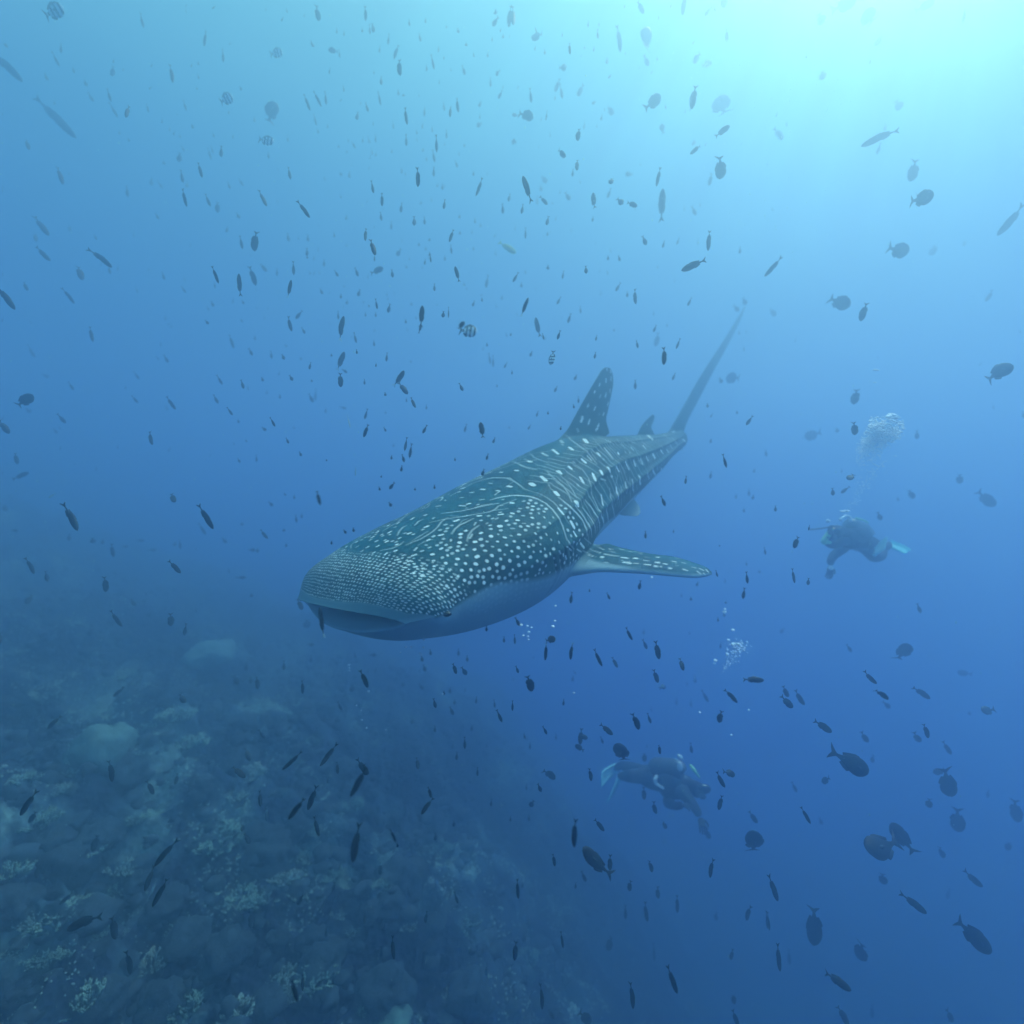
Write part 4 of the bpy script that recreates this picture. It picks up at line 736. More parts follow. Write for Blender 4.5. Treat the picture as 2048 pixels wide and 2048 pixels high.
(693,440,693,431,5,3),(694,609,694,600,5,4),(1043,575,1043,566,5,4),(1506,999,1506,990,5,4),(909,1409,909,1400,5,4),(798,191,796,180,4,3),
(603,912,599,904,5,6),(1050,1478,1048,1467,4,5),(804,347,803,336,4,3),(1112,1479,1112,1468,4,3),(1184,208,1191,203,5,2),(1393,1172,1396,1164,5,4),
(261,284,254,276,4,2),(745,311,743,297,3,3),(877,106,877,92,3,3),(751,284,751,270,3,3),(749,523,749,509,3,6),(503,1194,503,1188,7,3),
(1073,833,1076,823,4,5),(1056,859,1061,850,4,5),(849,529,851,519,4,5),(933,93,932,85,5,3),(603,1036,604,1028,5,3),(692,1067,688,1060,5,4),
(725,66,724,56,4,3),(426,306,423,293,3,2),(689,184,686,171,3,3),(947,352,947,342,4,4),(950,447,950,437,4,4),(486,645,480,637,4,3),
(748,692,748,682,4,5),(729,769,729,759,4,6),(1216,520,1216,512,5,5),(1051,548,1051,540,5,2),(1415,815,1415,807,5,5),(707,1064,707,1056,5,5),
(888,1390,888,1382,5,6),(1021,1643,1021,1633,4,5),(689,74,687,61,3,3),(576,284,575,271,3,3),(679,114,679,101,3,3),(845,258,845,245,3,4),
(341,264,338,252,3,3),(240,270,238,261,4,2),(329,329,327,322,5,2),(1185,443,1186,434,4,5),(752,634,751,625,4,5),(714,708,713,699,4,7),
(651,826,652,817,4,3),(787,257,786,245,3,3),(865,265,864,253,3,3),(1168,257,1169,245,3,3),(890,521,890,512,4,4),(682,597,682,588,4,5),
(484,1051,484,1045,6,3),(906,1496,906,1487,4,3),(1939,1430,1939,1424,6,3),(480,925,476,917,4,5),(772,863,768,855,4,6),(771,792,770,785,5,6),
(807,193,807,188,7,2),(1004,599,1004,592,5,3),(1796,1002,1796,995,5,3),(1382,1201,1382,1194,5,5),(430,576,429,565,3,4),(694,493,692,488,6,1),
(488,608,484,601,4,4),(812,647,811,639,4,5),(589,998,588,990,4,4),(1148,817,1147,809,4,6),(1421,886,1422,878,4,4),(1006,77,1006,69,4,3),
(784,307,784,299,4,2),(961,455,961,447,4,3),(919,437,919,429,4,4),(510,680,510,672,4,3),(560,797,560,789,4,4),(783,919,783,911,4,3),
(869,978,869,970,4,2),(1472,997,1472,989,4,3),(1488,1025,1488,1017,4,4),(1436,1243,1436,1235,4,5),(386,256,384,250,5,2),(110,211,108,201,3,2),
(929,572,928,566,5,3),(975,115,976,105,3,3),(842,409,842,403,5,3),(920,469,920,463,5,4),(852,501,852,495,5,3),(823,611,823,605,5,3),
(534,788,534,782,5,2),(1420,835,1426,827,3,4),(568,1063,568,1058,6,4),(1519,1146,1519,1141,6,3),(1618,1061,1618,1051,3,7),(362,277,358,268,3,2),
(368,302,364,293,3,2),(478,846,476,839,4,4),(760,981,758,974,4,5),(1121,860,1122,853,4,7),(1508,945,1509,938,4,3),(572,1094,573,1087,4,4),
(853,322,853,315,4,2),(875,374,875,367,4,1),(964,603,964,596,4,5),(974,693,974,686,4,5),(663,1089,663,1082,4,3),(656,257,655,248,3,3),
(1187,103,1188,94,3,2),(1478,670,1479,661,3,3),(851,46,851,37,3,3),(853,819,853,810,3,5),(429,274,425,266,3,2),(483,180,480,174,4,2),
(418,621,414,613,3,3),(572,991,568,986,4,4),(1451,1207,1452,1202,5,5),(859,482,859,477,5,4),(639,548,639,543,5,2),(602,720,602,715,5,3),
(398,158,396,150,3,2),(1021,672,1022,666,4,5),(694,307,693,299,3,2),(853,143,853,135,3,2),(929,294,929,288,4,3),(846,303,846,297,4,2),
(752,313,752,305,3,2),(838,492,838,486,4,4),(944,468,944,460,3,3),(1095,471,1095,465,4,4),(731,633,731,625,3,5),(752,734,752,726,3,7),
(813,804,813,796,3,5),(787,894,787,888,4,3),(1315,537,1315,531,4,2),(1096,829,1096,823,4,6),(1474,828,1474,822,4,4),(1024,749,1024,741,3,6),
(1450,1166,1450,1158,3,3),(814,536,811,531,4,3),(621,549,619,544,4,3),(650,361,649,354,3,2),(682,396,681,389,3,2),(863,403,863,396,3,2),
(947,501,947,494,3,4),(1349,566,1349,559,3,2),(1334,654,1334,647,3,3),(1347,1066,1347,1059,3,5),(1493,1131,1493,1124,3,4),(1363,1194,1363,1187,3,3),
(615,517,614,512,4,5),(624,764,623,759,4,5),(574,693,570,690,4,3),(663,713,663,708,4,5),(588,858,588,853,4,2),(830,981,830,976,4,3),
(395,180,393,174,3,2),(833,639,831,633,3,3),(678,296,677,290,3,2),(1105,409,1104,403,3,2),(750,663,748,660,5,2),(819,521,819,515,3,3),
(774,592,774,586,3,3),(910,922,910,916,3,4),(1179,1184,1179,1178,3,6),(821,725,823,721,4,3),(738,614,738,610,4,4),(493,884,492,879,3,4),
(811,350,811,345,3,2),(845,537,845,532,3,2),(994,774,994,769,3,5),(771,828,771,823,3,3),(1228,663,1228,658,3,4),(1379,1269,1379,1264,3,3),
(1018,857,1019,853,3,3),(762,955,763,951,3,5),(963,592,963,588,3,3),(727,605,727,602,4,3),(688,574,689,571,3,3),(874,611,873,608,3,3),
(653,922,653,919,3,5),(1439,1093,1439,1090,3,5),
]
# ------------------------------------------------------------------ helpers
def material(name, base, rough=.6, spec=.3, nscale=0, namt=0, dark=None, bump=0, bscale=60, coords='Object'):
    m = bpy.data.materials.new(name); m.use_nodes = True
    t = m.node_tree; b = t.nodes['Principled BSDF']
    b.inputs['Roughness'].default_value = rough
    b.inputs['Specular IOR Level'].default_value = spec
    b.inputs['Base Color'].default_value = (*base, 1)
    tcn = N(t, 'ShaderNodeTexCoord')
    if nscale:
        n = N(t, 'ShaderNodeTexNoise'); n.inputs['Scale'].default_value = nscale; n.inputs['Detail'].default_value = 6
        t.links.new(tcn.outputs[coords], n.inputs['Vector'])
        r = N(t, 'ShaderNodeValToRGB')
        dk = dark or tuple(c*(1-namt) for c in base)
        set_ramp(r, [(.35, dk), (.65, base)])
        t.links.new(n.outputs['Fac'], r.inputs[0]); t.links.new(r.outputs[0], b.inputs['Base Color'])
    if bump:
        n2 = N(t, 'ShaderNodeTexNoise'); n2.inputs['Scale'].default_value = bscale; n2.inputs['Detail'].default_value = 4
        t.links.new(tcn.outputs[coords], n2.inputs['Vector'])
        bp = N(t, 'ShaderNodeBump'); bp.inputs['Strength'].default_value = bump; bp.inputs['Distance'].default_value = .02
        t.links.new(n2.outputs['Fac'], bp.inputs['Height']); t.links.new(bp.outputs[0], b.inputs['Normal'])
    return m

def tag(o, label=None, cat=None, group=None, kind=None):
    if label: o['label'] = label
    if cat: o['category'] = cat
    if group: o['group'] = group
    if kind: o['kind'] = kind
    return o
def link(name, me, mat=None, parent=None):
    o = bpy.data.objects.new(name, me); COL.objects.link(o)
    if mat and me and not me.materials: me.materials.append(mat)
    if parent: o.parent = parent
    return o
def empty(name, loc=(0, 0, 0)):
    o = bpy.data.objects.new(name, None); COL.objects.link(o); o.location = loc; o.empty_display_size = .1
    return o

# ------------------------------------------------------------------ the shark's mesh, welded fins, skin pattern
def fin_object(sec):
    v, q, t = grid_mesh_arrays(fin_arrays(sec))
    me = mesh_from('fin', v, q, t)
    bm = bmesh.new(); bm.from_mesh(me); bmesh.ops.recalc_face_normals(bm, faces=bm.faces)
    if bm.calc_volume(signed=True) < 0: bmesh.ops.reverse_faces(bm, faces=bm.faces)
    bm.to_mesh(me); bm.free()
    return bpy.data.objects.new('fin', me)

def build_shark():
    body, fins = build_shark_mesh()
    o = bpy.data.objects.new('whale_shark', body); COL.objects.link(o)
    fo = [fin_object(s) for s in fins]
    for f in fo:
        COL.objects.link(f)
        m = o.modifiers.new('b', 'BOOLEAN'); m.operation = 'UNION'; m.object = f; m.solver = 'EXACT'
    dg = bpy.context.evaluated_depsgraph_get()
    me = bpy.data.meshes.new_from_object(o.evaluated_get(dg))
    o.modifiers.clear(); o.data = me
    for f in fo:
        fm = f.data; bpy.data.objects.remove(f); bpy.data.meshes.remove(fm)
    nv = len(me.vertices)
    co = np.empty(nv*3, np.float32); me.vertices.foreach_get('co', co); co = co.reshape(-1, 3).astype(float)
    ed = np.empty(len(me.edges)*2, np.int32); me.edges.foreach_get('vertices', ed); ed = ed.reshape(-1, 2)
    # soften the creases where fins leave the body
    w = np.zeros(nv)
    for s in fins:
        for k in (1, 2):
            A, B = np.array(s[min(k, len(s)-1)][0]), np.array(s[min(k, len(s)-1)][1])
            ab = B-A; L = np.dot(ab, ab)
            near = np.where(np.all((co > np.minimum(A, B)-.25) & (co < np.maximum(A, B)+.25), 1))[0]
            tt = np.clip(((co[near]-A)@ab)/L, 0, 1)
            d = np.linalg.norm(co[near]-(A+tt[:, None]*ab), axis=1)
            w[near] = np.maximum(w[near], np.clip(1.4-d/(.06+s[0][2]*.45), 0, 1))
    deg = np.bincount(ed.ravel(), minlength=nv).astype(float)
    sel = np.where(w > 0)[0]
    for it in range(45):
        acc = np.zeros((nv, 3))
        for k in range(3):
            acc[:, k] = np.bincount(ed[:, 0], co[ed[:, 1], k], nv) + np.bincount(ed[:, 1], co[ed[:, 0], k], nv)
        avg = acc[sel]/deg[sel][:, None]
        co[sel] += (avg-co[sel])*(w[sel][:, None])*.7
    me.vertices.foreach_set('co', co.astype(np.float32).ravel())
    # skin coordinates
    q = to_local(co)
    a = np.clip(-q[:, 0], 0, 4.8)
    by, bz, _ = shark_centre(a)
    yy, zz = q[:, 1]-by, q[:, 2]-bz
    W = hermite(a, SA, SW)
    ph = np.arctan2(yy/W, zz/np.where(zz > 0, hermite(a, SA, ST), hermite(a, SA, SB)))
    aph = np.degrees(np.abs(ph))
    # plain underside and lips
    bnd = np.interp(a, [0, .6, .94, 1.25, 2.2, 3.3, 4.2, 4.8], [91, 92, 100, 110, 114, 116, 122, 130]) + 2.5*np.sin(a*9)
    plain = np.clip((aph-bnd)/5 + .5, 0, 1)
    f = np.clip(1-a/.9, 0, 1)**1.5
    alip = -q[:, 0] - S_K*np.sin(ph)**2*f - np.where(zz < 0, -np.cos(ph), 0)*S_KB*f
    lip = np.interp(aph, [0, 60, 78, 90, 180], [.016, .018, .045, .14, .16])
    plain = np.maximum(plain, np.clip((lip-alip)/.010+.5, 0, 1))
    lipm = np.clip((lip-alip)/.010+.5, 0, 1)*np.clip((95-aph)/12, 0, 1)
    # pectoral fins: spotted above, plain along the thick leading edge and below
    for sd in (1, -1):
        qq = q.copy(); qq[:, 1] *= sd; p = to_world(qq)
        onfin = (qq[:, 1] > W*1.03 + by*sd + .01) & (-q[:, 0] > .9) & (-q[:, 0] < 2.4) & (p[:, 2] < -.1)
        zl = np.interp(p[:, 0], [.25, .38, .59, .87, 1.15, 1.4], [-.27, -.275, -.335, -.38, -.415, -.43])
        pl = np.clip((zl-p[:, 2])/.02+.5, 0, 1)
        plain = np.where(onfin, pl, plain)
    # marks: pale spots and stripes
    mark = np.zeros(nv)
    kd = kdtree.KDTree(nv)
    for i, c in enumerate(co.tolist()): kd.insert(c, i)
    kd.balance()
    marks = []
    for r, b, pts in SKIN_MARKS:
        P = np.array(pts)
        r, b = r*(1.5 if len(pts) > 3 else 1.02 if abs(pts[0][0]) < 1.3 else 1.2), b*(1.0 if len(pts) > 3 else 1.25)
        marks.append((r, b/10., to_world(P)))
        if abs(P[0, 1]) > .12:
            P2 = P.copy(); P2[:, 1] = 2*shark_centre(-P2[:, 0])[0]-P2[:, 1]
            marks.append((r, b/10., to_world(P2)))
    mk = kdtree.KDTree(sum(len(m[2]) for m in marks)); n = 0
    for m in marks:
        for p in m[2]: mk.insert(p, n); n += 1
    mk.balance()
    rng = random.Random(7)
    lat = []
    aa = .03
    row = 0
    LAT_A, LAT_S = [0, .1, .25, .45, .7, 1.3], [.0195, .0235, .030, .036, .040, .043]
    aa = .40
    while aa < 1.32:
        sp = float(np.interp(aa, LAT_A, LAT_S))
        ph_ = np.radians(np.linspace(-112, 112, 600)); ring = to_world(shark_skin(aa, ph_))
        arc = np.concatenate([[0], np.cumsum(np.linalg.norm(np.diff(ring, axis=0), axis=1))])
        s = (row % 2)*sp*.5 + rng.random()*sp*.2
        while s < arc[-1]:
            j = np.interp(s + rng.gauss(0, sp*.04), arc, np.arange(600))
            pha = float(np.interp(j, np.arange(600), ph_)); deg_ = abs(math.degrees(pha))
            p = to_world(shark_skin(aa + rng.gauss(0, sp*.06), pha))
            top = max(0, 1-abs(deg_)/48)*min(1, max(0, (aa-.32)/.35))       # few dots on the back of the head
            if rng.random() > top*1.3:
                d = mk.find(p)[2]
                if d > sp*.82:
                    low = min(1, max(0, (deg_-60)/35))
                    far = min(1, aa/.5)
                    r = sp*rng.uniform(.22, .26)*(1+.12*far)
                    ll = .75 - .3*far
                    b = rng.uniform(.62, .9)*(1-.35*top)*(.75+.25*far)
                    dl = to_world(shark_skin(aa+r*ll*.9, pha+.0)) - p
                    lat.append((r*.92, b, np.stack([p-dl*.45, p+dl*.45])))
            s += sp
        aa += sp*.90; row += 1
    # fine pale bars that run round the trunk between the rows of spots
    for k in range(46):
        ak = 1.42 + k*.069
        degs = np.arange(14 + rng.uniform(0, 10), 110 - rng.uniform(0, 14), 5)
        lean = .05*np.sin(degs*.045 + k*.5) + .0012*(degs-60)
        cut = len(degs)//2 + rng.randrange(-3, 4)
        for part_ in (degs[:cut], degs[cut+1:]):
            if len(part_) < 4: continue
            ln_ = np.interp(part_, degs, lean)
            marks.append((.0075, rng.uniform(.22, .40), to_world(shark_skin(np.clip(ak+ln_, 1.3, 4.75), np.radians(part_)))))
    # faint stripes and dots on the flank that faces away and low on the sides
    for k in range(34):
        ak = 1.45 + k*.095
        for sd in (-1,):
            degs = np.arange(12, 104, 6)
            P = shark_skin(ak + .02*np.sin(degs*.07+k) , np.radians(degs)*sd)
            marks.append((.006, .5, to_world(P)))
            for dg_ in range(18, 104, 13):
                marks.append((.012, .8, to_world(shark_skin(ak+.047, np.radians([dg_-2, dg_+2])*sd))))
    for r, b, P in marks + lat:
        line = len(P) > 3
        soft = min(.0025, r*.4)
        for i in range(max(1, len(P)-1)):
            A = P[i]; B = P[min(i+1, len(P)-1)]
            ab = B-A; L = float(np.dot(ab, ab))
            mid = (A+B)/2; R = r+soft*2+math.sqrt(L)/2
            fd = kd.find_range(Vector(mid), R)
            if not fd: continue
            idx = np.fromiter((x[1] for x in fd), int, len(fd))
            tt = np.clip(((co[idx]-A)@ab)/L, 0, 1) if L > 1e-9 else np.zeros(len(idx))
            d = np.linalg.norm(co[idx]-(A+tt[:, None]*ab), axis=1)
            val = np.clip((r+soft-d)/(2*soft), 0, 1)
            if line:
                e = abs(((i+.5)/(len(P)-1))*2-1)
                val = val*(1-.55*e**3)
            mark[idx] = np.maximum(mark[idx], val*b)
    mark *= (1-.85*plain)
    # row and column coordinates of the fine dots on the snout
    af = np.clip(alip, 0, 1.5)
    ta = np.linspace(0, 1.5, 400); spt = np.interp(ta, LAT_A, LAT_S)
    rowc = np.interp(af, ta, np.concatenate([[0], np.cumsum(np.diff(ta)*S_SC*(1+.9*np.exp(-ta[1:]/.09))/(.92*(spt[1:]+spt[:-1])/2))]))
    pg = np.radians(np.linspace(0, 180, 181)); ag = np.linspace(0, 1.5, 60)
    AR = np.linalg.norm(np.diff(to_world(shark_skin(ag[:, None], pg[None])), axis=1), axis=2).cumsum(1); AR = np.hstack([np.zeros((60, 1)), AR])
    fa = af/1.5*59; i0 = np.clip(fa.astype(int), 0, 58); fr = fa-i0
    fp = np.clip(aph, 0, 179.9); j0 = fp.astype(int); fj = fp-j0
    arc = (AR[i0, j0]*(1-fj)+AR[i0, j0+1]*fj)*(1-fr) + (AR[i0+1, j0]*(1-fj)+AR[i0+1, j0+1]*fj)*fr
    colc = arc/np.interp(af, LAT_A, LAT_S)*np.sign(yy) + 200
    top_ = np.clip(1-np.abs(aph)/60, 0, 1)
    snout = np.clip((.40-.12*top_-af)/.05, 0, 1)*(1-np.clip(plain*1.6, 0, 1))*np.clip(1.15-.0*top_, 0, 1)
    for nm, arr in (('mark', mark), ('plain', plain), ('lip', lipm), ('dot_row', rowc), ('dot_column', colc), ('snout', snout)):
        at = me.attributes.new(nm, 'FLOAT', 'POINT'); at.data.foreach_set('value', arr.astype(np.float32))
    me.polygons.foreach_set('use_smooth', np.ones(len(me.polygons), bool))
    # the skin material: slate back, pale belly, markings from the attributes, fine mottling
    m = bpy.data.materials.new('shark_skin'); m.use_nodes = True
    t = m.node_tree; b = t.nodes['Principled BSDF']
    tcn = N(t, 'ShaderNodeTexCoord')
    n1 = N(t, 'ShaderNodeTexNoise'); n1.inputs['Scale'].default_value = 3.5; n1.inputs['Detail'].default_value = 8
    n2 = N(t, 'ShaderNodeTexNoise'); n2.inputs['Scale'].default_value = 55; n2.inputs['Detail'].default_value = 5
    t.links.new(tcn.outputs['Object'], n1.inputs['Vector']); t.links.new(tcn.outputs['Object'], n2.inputs['Vector'])
    r1 = N(t, 'ShaderNodeValToRGB'); set_ramp(r1, [(.3, SK_DARK), (.7, SK_LIGHT)])
    mx = N(t, 'ShaderNodeMath', operation='MULTIPLY_ADD'); mx.inputs[1].default_value = .35; mx.inputs[2].default_value = -.17
    t.links.new(n2.outputs['Fac'], mx.inputs[0])
    ad = N(t, 'ShaderNodeMath', operation='ADD'); t.links.new(n1.outputs['Fac'], ad.inputs[0]); t.links.new(mx.outputs[0], ad.inputs[1])
    t.links.new(ad.outputs[0], r1.inputs[0])
    ap = N(t, 'ShaderNodeAttribute', attribute_name='plain'); am = N(t, 'ShaderNodeAttribute', attribute_name='mark')
    m1 = N(t, 'ShaderNodeMix', data_type='RGBA'); m1.inputs['B'].default_value = (*SK_BELLY, 1)
    t.links.new(ap.outputs['Fac'], m1.inputs['Factor']); t.links.new(r1.outputs[0], m1.inputs['A'])
    m15 = N(t, 'ShaderNodeMix', data_type='RGBA'); m15.inputs['B'].default_value = (*SK_LIP, 1)
    t.links.new(N(t, 'ShaderNodeAttribute', attribute_name='lip').outputs['Fac'], m15.inputs['Factor']); t.links.new(m1.outputs['Result'], m15.inputs['A'])
    m2 = N(t, 'ShaderNodeMix', data_type='RGBA'); m2.inputs['B'].default_value = (*SK_MARK, 1)
    wob = N(t, 'ShaderNodeMath', operation='MULTIPLY_ADD'); wob.inputs[1].default_value = .5; wob.inputs[2].default_value = .75
    n3 = N(t, 'ShaderNodeTexNoise'); n3.inputs['Scale'].default_value = 9; t.links.new(tcn.outputs['Object'], n3.inputs['Vector'])
    t.links.new(n3.outputs['Fac'], wob.inputs[0])
    def mth(op, a_, b_=None, c_=None, clamp=False):
        n = N(t, 'ShaderNodeMath', operation=op, use_clamp=clamp)
        for i, x in enumerate((a_, b_, c_)):
            if x is None: continue
            if isinstance(x, (int, float)): n.inputs[i].default_value = x
            else: t.links.new(x, n.inputs[i])
        return n.outputs[0]
    at = {k: N(t, 'ShaderNodeAttribute', attribute_name=k).outputs['Fac'] for k in ('dot_row', 'dot_column', 'snout')}
    jit = mth('MULTIPLY_ADD', n2.outputs['Fac'], .5, -.25)
    fy_ = mth('SUBTRACT', mth('FRACT', mth('ADD', at['dot_row'], jit)), .5)
    rid = mth('FLOOR', mth('ADD', at['dot_row'], jit))
    half = mth('MULTIPLY', rid, .5)
    cx_ = mth('ADD', mth('ADD', at['dot_column'], half), jit)
    cmb = N(t, 'ShaderNodeCombineXYZ'); t.links.new(rid, cmb.inputs[0]); t.links.new(mth('FLOOR', cx_), cmb.inputs[1])
    wn = N(t, 'ShaderNodeTexWhiteNoise', noise_dimensions='2D'); t.links.new(cmb.outputs[0], wn.inputs['Vector'])
    sc3 = N(t, 'ShaderNodeSeparateColor'); t.links.new(wn.outputs['Color'], sc3.inputs[0])
    fx_ = mth('ADD', mth('SUBTRACT', mth('FRACT', cx_), .5), mth('MULTIPLY_ADD', sc3.outputs[0], .34, -.17))
    fy_ = mth('ADD', fy_, mth('MULTIPLY_ADD', sc3.outputs[1], .34, -.17))
    rr_ = mth('SQRT', mth('ADD', mth('MULTIPLY', fx_, fx_), mth('MULTIPLY', fy_, fy_)))
    dm = mth('MULTIPLY', mth('MULTIPLY_ADD', rr_, -9, mth('MULTIPLY_ADD', sc3.outputs[2], 1.1, 2.2), True), mth('MULTIPLY', at['snout'], .8))
    tot = mth('MAXIMUM', dm, am.outputs['Fac'])
    mm = N(t, 'ShaderNodeMath', operation='MULTIPLY', use_clamp=True); t.links.new(tot, mm.inputs[0]); t.links.new(wob.outputs[0], mm.inputs[1])
    t.links.new(mm.outputs[0], m2.inputs['Factor']); t.links.new(m15.outputs['Result'], m2.inputs['A'])
    t.links.new(m2.outputs['Result'], b.inputs['Base Color'])
    b.inputs['Roughness'].default_value = .6; b.inputs['Specular IOR Level'].default_value = .14
    bp = N(t, 'ShaderNodeBump'); bp.inputs['Strength'].default_value = .25; bp.inputs['Distance'].default_value = .01
    t.links.new(n2.outputs['Fac'], bp.inputs['Height']); t.links.new(bp.outputs[0], b.inputs['Normal'])
    me.materials.clear(); me.materials.append(m)
    me.name = 'whale_shark'
    tag(o, 'whale shark with pale spots and stripes over its dark back, mouth slightly open', 'whale shark')
    # eyes
    em = material('eye_dark', (.01, .012, .014), .15, .6)
    for sd in (1, -1):
        p = to_world(shark_skin(np.array([.185]), np.array([math.radians(93)*sd]))[0])
        bm = bmesh.new(); bmesh.ops.create_uvsphere(bm, u_segments=16, v_segments=10, radius=.018)
        ee = bpy.data.meshes.new('eye'); bm.to_mesh(ee); bm.free()
        for pp in ee.polygons: pp.use_smooth = True
        e = link('eye', ee, em, o); e.location = p; e.scale = (1.5, 1, .8)
    return o
SK_DARK, SK_LIGHT, SK_BELLY, SK_LIP, SK_MARK = (.003, .054, .074), (.004, .112, .138), (.34, .46, .50), (.11, .22, .27), (1.0, 1.0, .95)

# ------------------------------------------------------------------ reef
def reef_base(x, y):
    return REEF0 + .066*y - .84*x - .46*(np.sqrt((x+.8)**2+1)-1) - .016*np.maximum(y-9, 0)**2
_nrm = np.random.default_rng(5)
def vnoise(x, y, sc, seed):                   # smooth value noise on arrays
    g = np.random.default_rng(seed).random((256, 256))
    x = x/sc + 1000.3; y = y/sc + 1000.7
    xi, yi = np.floor(x).astype(int), np.floor(y).astype(int); fx, fy = x-xi, y-yi
    fx = fx*fx*(3-2*fx); fy = fy*fy*(3-2*fy)
    a, b, c, d = g[xi % 256, yi % 256], g[(xi+1) % 256, yi % 256], g[xi % 256, (yi+1) % 256], g[(xi+1) % 256, (yi+1) % 256]
    return (a*(1-fx)+b*fx)*(1-fy) + (c*(1-fx)+d*fx)*fy - .5
def reef_z(x, y):
    x = np.asarray(x, float); y = np.asarray(y, float)
    z = reef_base(x, y)
    z = z + 1.3*vnoise(x, y, 2.6, 1) + .75*(.5-2*np.abs(vnoise(x, y, 1.15, 2))) + .36*(.5-2*np.abs(vnoise(x, y, .5, 3))) + .17*(.5-2*np.abs(vnoise(x, y, .21, 6))) + .07*vnoise(x, y, .09, 4)
    return np.maximum(z, -15.5 + .3*vnoise(x, y, 1.5, 9))
def reef_hit(u, v):
    rx, rz = (u-1024)/1024, (1024-v)/1024
    d = np.linspace(.8, 22, 1500)
    z = reef_z(rx*d, d)
    k = np.where(rz*d < z)[0]
    if len(k) == 0: return None
    k = k[0]; return Vector((rx*d[k], d[k], float(z[k])))

def spread(n, lo, hi, c, fine):
    t = np.linspace(-1, 1, n); s = np.sign(t)*(fine*np.abs(t) + (1-fine)*np.abs(t)**3)
    return np.where(s < 0, c + s*(c-lo), c + s*(hi-c))
def build_reef():
    xs = spread(560, -BX+.2, BX-.2, -2.5, .22); ys = spread(480, -5.8, BY-.2, 4.5, .30)
    X, Y = np.meshgrid(xs, ys, indexing='ij')
    Z = reef_z(X, Y)
    V = np.stack([X, Y, Z], -1).reshape(-1, 3)
    n, m = X.shape
    i = np.arange(n-1)[:, None]*m; j = np.arange(m-1)[None]
    Q = np.stack([i+j, i+m+j, i+m+j+1, i+j+1], -1).reshape(-1, 4)
    me = mesh_from('seabed', V, Q, np.zeros((0, 3), int))
    m_ = bpy.data.materials.new('reef_rock'); m_.use_nodes = True
    t = m_.node_tree; b = t.nodes['Principled BSDF']; b.inputs['Roughness'].default_value = .9; b.inputs['Specular IOR Level'].default_value = .1
    tcn = N(t, 'ShaderNodeTexCoord')
    n1 = N(t, 'ShaderNodeTexNoise'); n1.inputs['Scale'].default_value = .9; n1.inputs['Detail'].default_value = 10; n1.inputs['Roughness'].default_value = .62
    n2 = N(t, 'ShaderNodeTexNoise'); n2.inputs['Scale'].default_value = 9; n2.inputs['Detail'].default_value = 6
    vo = N(t, 'ShaderNodeTexVoronoi'); vo.inputs['Scale'].default_value = 14
    for k in (n1, n2, vo): t.links.new(tcn.outputs['Object'], k.inputs['Vector'])
    r1 = N(t, 'ShaderNodeValToRGB'); set_ramp(r1, [(.40, (.008, .012, .045)), (.49, (.028, .04, .09)), (.57, (.08, .14, .20)), (.68, (.30, .45, .42))])
    t.links.new(n1.outputs['Fac'], r1.inputs[0])
    r2 = N(t, 'ShaderNodeValToRGB'); set_ramp(r2, [(.35, (.35, .35, .35)), (.65, (1.15, 1.15, 1.1))])
    t.links.new(n2.outputs['Fac'], r2.inputs[0])
    mu = N(t, 'ShaderNodeMix', data_type='RGBA', blend_type='MULTIPLY'); mu.inputs['Factor'].default_value = 1
    t.links.new(r1.outputs[0], mu.inputs['A']); t.links.new(r2.outputs[0], mu.inputs['B'])
    t.links.new(mu.outputs['Result'], b.inputs['Base Color'])
    bp = N(t, 'ShaderNodeBump'); bp.inputs['Strength'].default_value = .6; bp.inputs['Distance'].default_value = .05
    t.links.new(vo.outputs['Distance'], bp.inputs['Height']); t.links.new(bp.outputs[0], b.inputs['Normal'])
    o = link('seabed', me, m_); o['kind'] = 'structure'
    return o

def ico(sub):
    bm = bmesh.new(); bmesh.ops.create_icosphere(bm, subdivisions=sub, radius=1)
    bm.verts.ensure_lookup_table()
    v = np.array([w.co[:] for w in bm.verts]); f = np.array([[x.index for x in p.verts] for p in bm.faces]); bm.free()
    return v, f
def scatter_mesh(name, v, f, places, mats=None):
    """one mesh of many small pieces: places = (x, y, z, sx, sy, sz, spin)"""
    P = np.asarray(places, float); n = len(P)
    c, s = np.cos(P[:, 6]), np.sin(P[:, 6])
    X = v[None, :, 0]*P[:, 3, None]; Y = v[None, :, 1]*P[:, 4, None]; Z = v[None, :, 2]*P[:, 5, None]
    V = np.stack([X*c[:, None]-Y*s[:, None]+P[:, 0, None], X*s[:, None]+Y*c[:, None]+P[:, 1, None], Z+P[:, 2, None]], -1).reshape(-1, 3)
    Fq = (f[None]+np.arange(n)[:, None, None]*len(v)).reshape(-1, 3)
    return mesh_from(name, V, np.zeros((0, 4), int), Fq)

